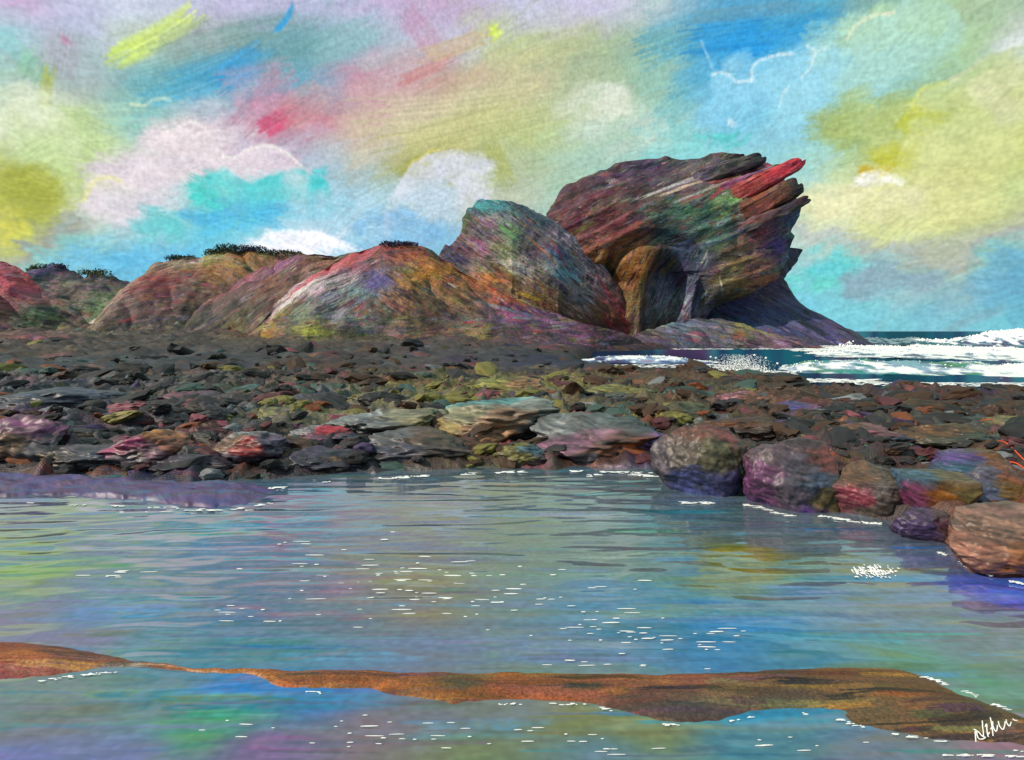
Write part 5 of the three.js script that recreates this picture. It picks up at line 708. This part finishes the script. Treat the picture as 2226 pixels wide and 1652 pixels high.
// ---------------------------------------------------------------- scrub on the hill tops
{
  const R = rng(707), leafM = [[70, 78, 38], [44, 58, 46], [52, 50, 84]].map((c) => new THREE.MeshPhysicalMaterial({ color: col(c, 0.9), roughness: 0.9, side: THREE.DoubleSide })), barkM = new THREE.MeshPhysicalMaterial({ color: col([70, 54, 44]), roughness: 0.95 });
  const shrub = (u, v, w, h, D, k, label) => {
    const o = new THREE.Group(); o.name = numbered('shrub'); scene.add(o); const b = at(u, v + 4, D); o.position.copy(b); tag(o, label, 'shrub', 'scrub along the hill tops');
    const W = w / 2 * D / F, H = h * D / F, pos = [], q = new THREE.Vector3(), a = new THREE.Vector3(), c = new THREE.Vector3();
    for (let i = 0; i < 620; i++) { const lobe = Math.floor(R() * 4), lx = (lobe - 1.5) / 2 * W * 0.9, t = R() * 6.283, e = Math.acos(1 - R() * 1.2), r = 0.55 + 0.45 * R(); q.set(lx + W * 0.55 * r * Math.sin(e) * Math.cos(t), 0.1 * H + H * (0.6 + 0.3 * hash(lobe, u)) * r * Math.cos(e), W * 0.6 * r * Math.sin(e) * Math.sin(t)); const s = 0.24 + 0.3 * R(); a.set(R() - 0.5, R() - 0.2, R() - 0.5).normalize().multiplyScalar(s); c.set(R() - 0.5, R() - 0.5, R() - 0.5).normalize().multiplyScalar(s * 0.5); pos.push(q.x - c.x, q.y - c.y, q.z - c.z, q.x + c.x, q.y + c.y, q.z + c.z, q.x + a.x, q.y + a.y, q.z + a.z); }
    const g = new THREE.BufferGeometry(); g.setAttribute('position', new THREE.Float32BufferAttribute(pos, 3)); g.computeVertexNormals(); mesh('foliage', g, leafM[k], o);
    const st = []; for (let i = 0; i < 5; i++) { const x = (R() - 0.5) * W * 1.4; st.push(new THREE.CylinderGeometry(0.05, 0.1, H * 1.1, 5).rotateZ((R() - 0.5) * 0.7).translate(x, H * 0.05, 0)); } mesh('stem', mergeGeometries(st), barkM, o);
  };
  shrub(84, 588, 40, 22, 149, 0, 'yellow green shrub on the low hill right of the red hill');
  shrub(122, 584, 44, 18, 149, 2, 'bluish shrub beside the yellow green one on the low hill');
  shrub(206, 594, 60, 14, 149, 0, 'low spreading shrub on the low hill');
  shrub(395, 561, 60, 12, 137, 1, 'dark shrub on the shoulder of the tan hill');
  shrub(468, 553, 44, 24, 137, 0, 'bright olive shrub left of the tan hill top');
  shrub(500, 544, 56, 22, 137, 1, 'dark green shrub right of the bright olive one');
  shrub(548, 542, 54, 16, 137, 2, 'bluish green shrub on the tan hill top');
  shrub(612, 549, 80, 10, 137, 1, 'low scrub patch right of the tan hill top');
  shrub(868, 530, 70, 10, 107.5, 2, 'dark tuft on the top of the pink and orange hill');
}
// ---------------------------------------------------------------- orange weed on the right of the reef, and the writing on the sand bar
{
  const weed = new THREE.MeshPhysicalMaterial({ color: col([236, 92, 40], 0.85), roughness: 0.6 });
  const strands = [[[2128, 918], [2170, 914], [2236, 912], 'upper orange weed strand on the reef at the right edge'], [[2130, 930], [2180, 928], [2240, 924], 'straight orange weed strand just below the upper one'], [[2140, 968], [2180, 982], [2230, 1000], 'slanting orange weed strand over the umber rock'], [[2150, 1016], [2200, 1018], [2240, 1030], 'orange weed strand beside the dark ochre streaked boulder'], [[2010, 1034], [2080, 1024], [2150, 1010], 'long faint orange weed strand above the blocky purple boulder']];
  strands.forEach(([a, b, c, label]) => { const pts = [a, b, c].map(([u, v]) => { const p = ground(u, v, 0.45); p.y = Math.max(0.42, reefHeight(p.x, p.z) + 0.08); return p; }); tag(mesh('weed_strand', new THREE.TubeGeometry(new THREE.CatmullRomCurve3(pts), 24, 0.012, 6), weed), label, 'seaweed', 'orange weed strands'); });
  const ink = new THREE.MeshPhysicalMaterial({ color: col([250, 248, 244], 0.9), roughness: 0.8 }), o = new THREE.Group(); o.name = 'signature'; scene.add(o);
  tag(o, 'white handwritten signature at the right end of the sand bar', 'signature');
  const lines = [[[275, 375], [300, 372], [335, 400], [310, 402], [312, 470], [322, 580]], [[335, 400], [345, 460], [380, 515], [430, 520], [500, 500], [440, 465], [380, 420], [340, 395]], [[448, 265], [455, 330], [470, 430], [478, 485], [515, 495]], [[505, 335], [535, 300], [540, 370], [550, 440], [570, 490]], [[555, 462], [590, 425]], [[608, 220], [625, 270], [645, 350], [665, 480]], [[615, 380], [655, 325], [655, 270]], [[660, 330], [690, 380], [720, 410], [740, 390], [752, 330]], [[768, 270], [800, 340], [860, 388], [885, 360], [908, 265]], [[928, 230], [940, 290], [990, 345], [1010, 320], [1030, 270]], [[1060, 200], [1090, 225], [1150, 230]]];
  for (const l of lines) mesh('pen_stroke', new THREE.TubeGeometry(new THREE.CatmullRomCurve3(l.map(([x, y]) => ground((3840 + x / 5.012) / 1.8401, (2830 + y / 5.012) / 1.8401, 0.05)).map((p) => p.setY(sandAt(p.x, p.z) + 0.003))), 20, 0.0042, 6), ink, o);
}

renderer.render(scene, camera);
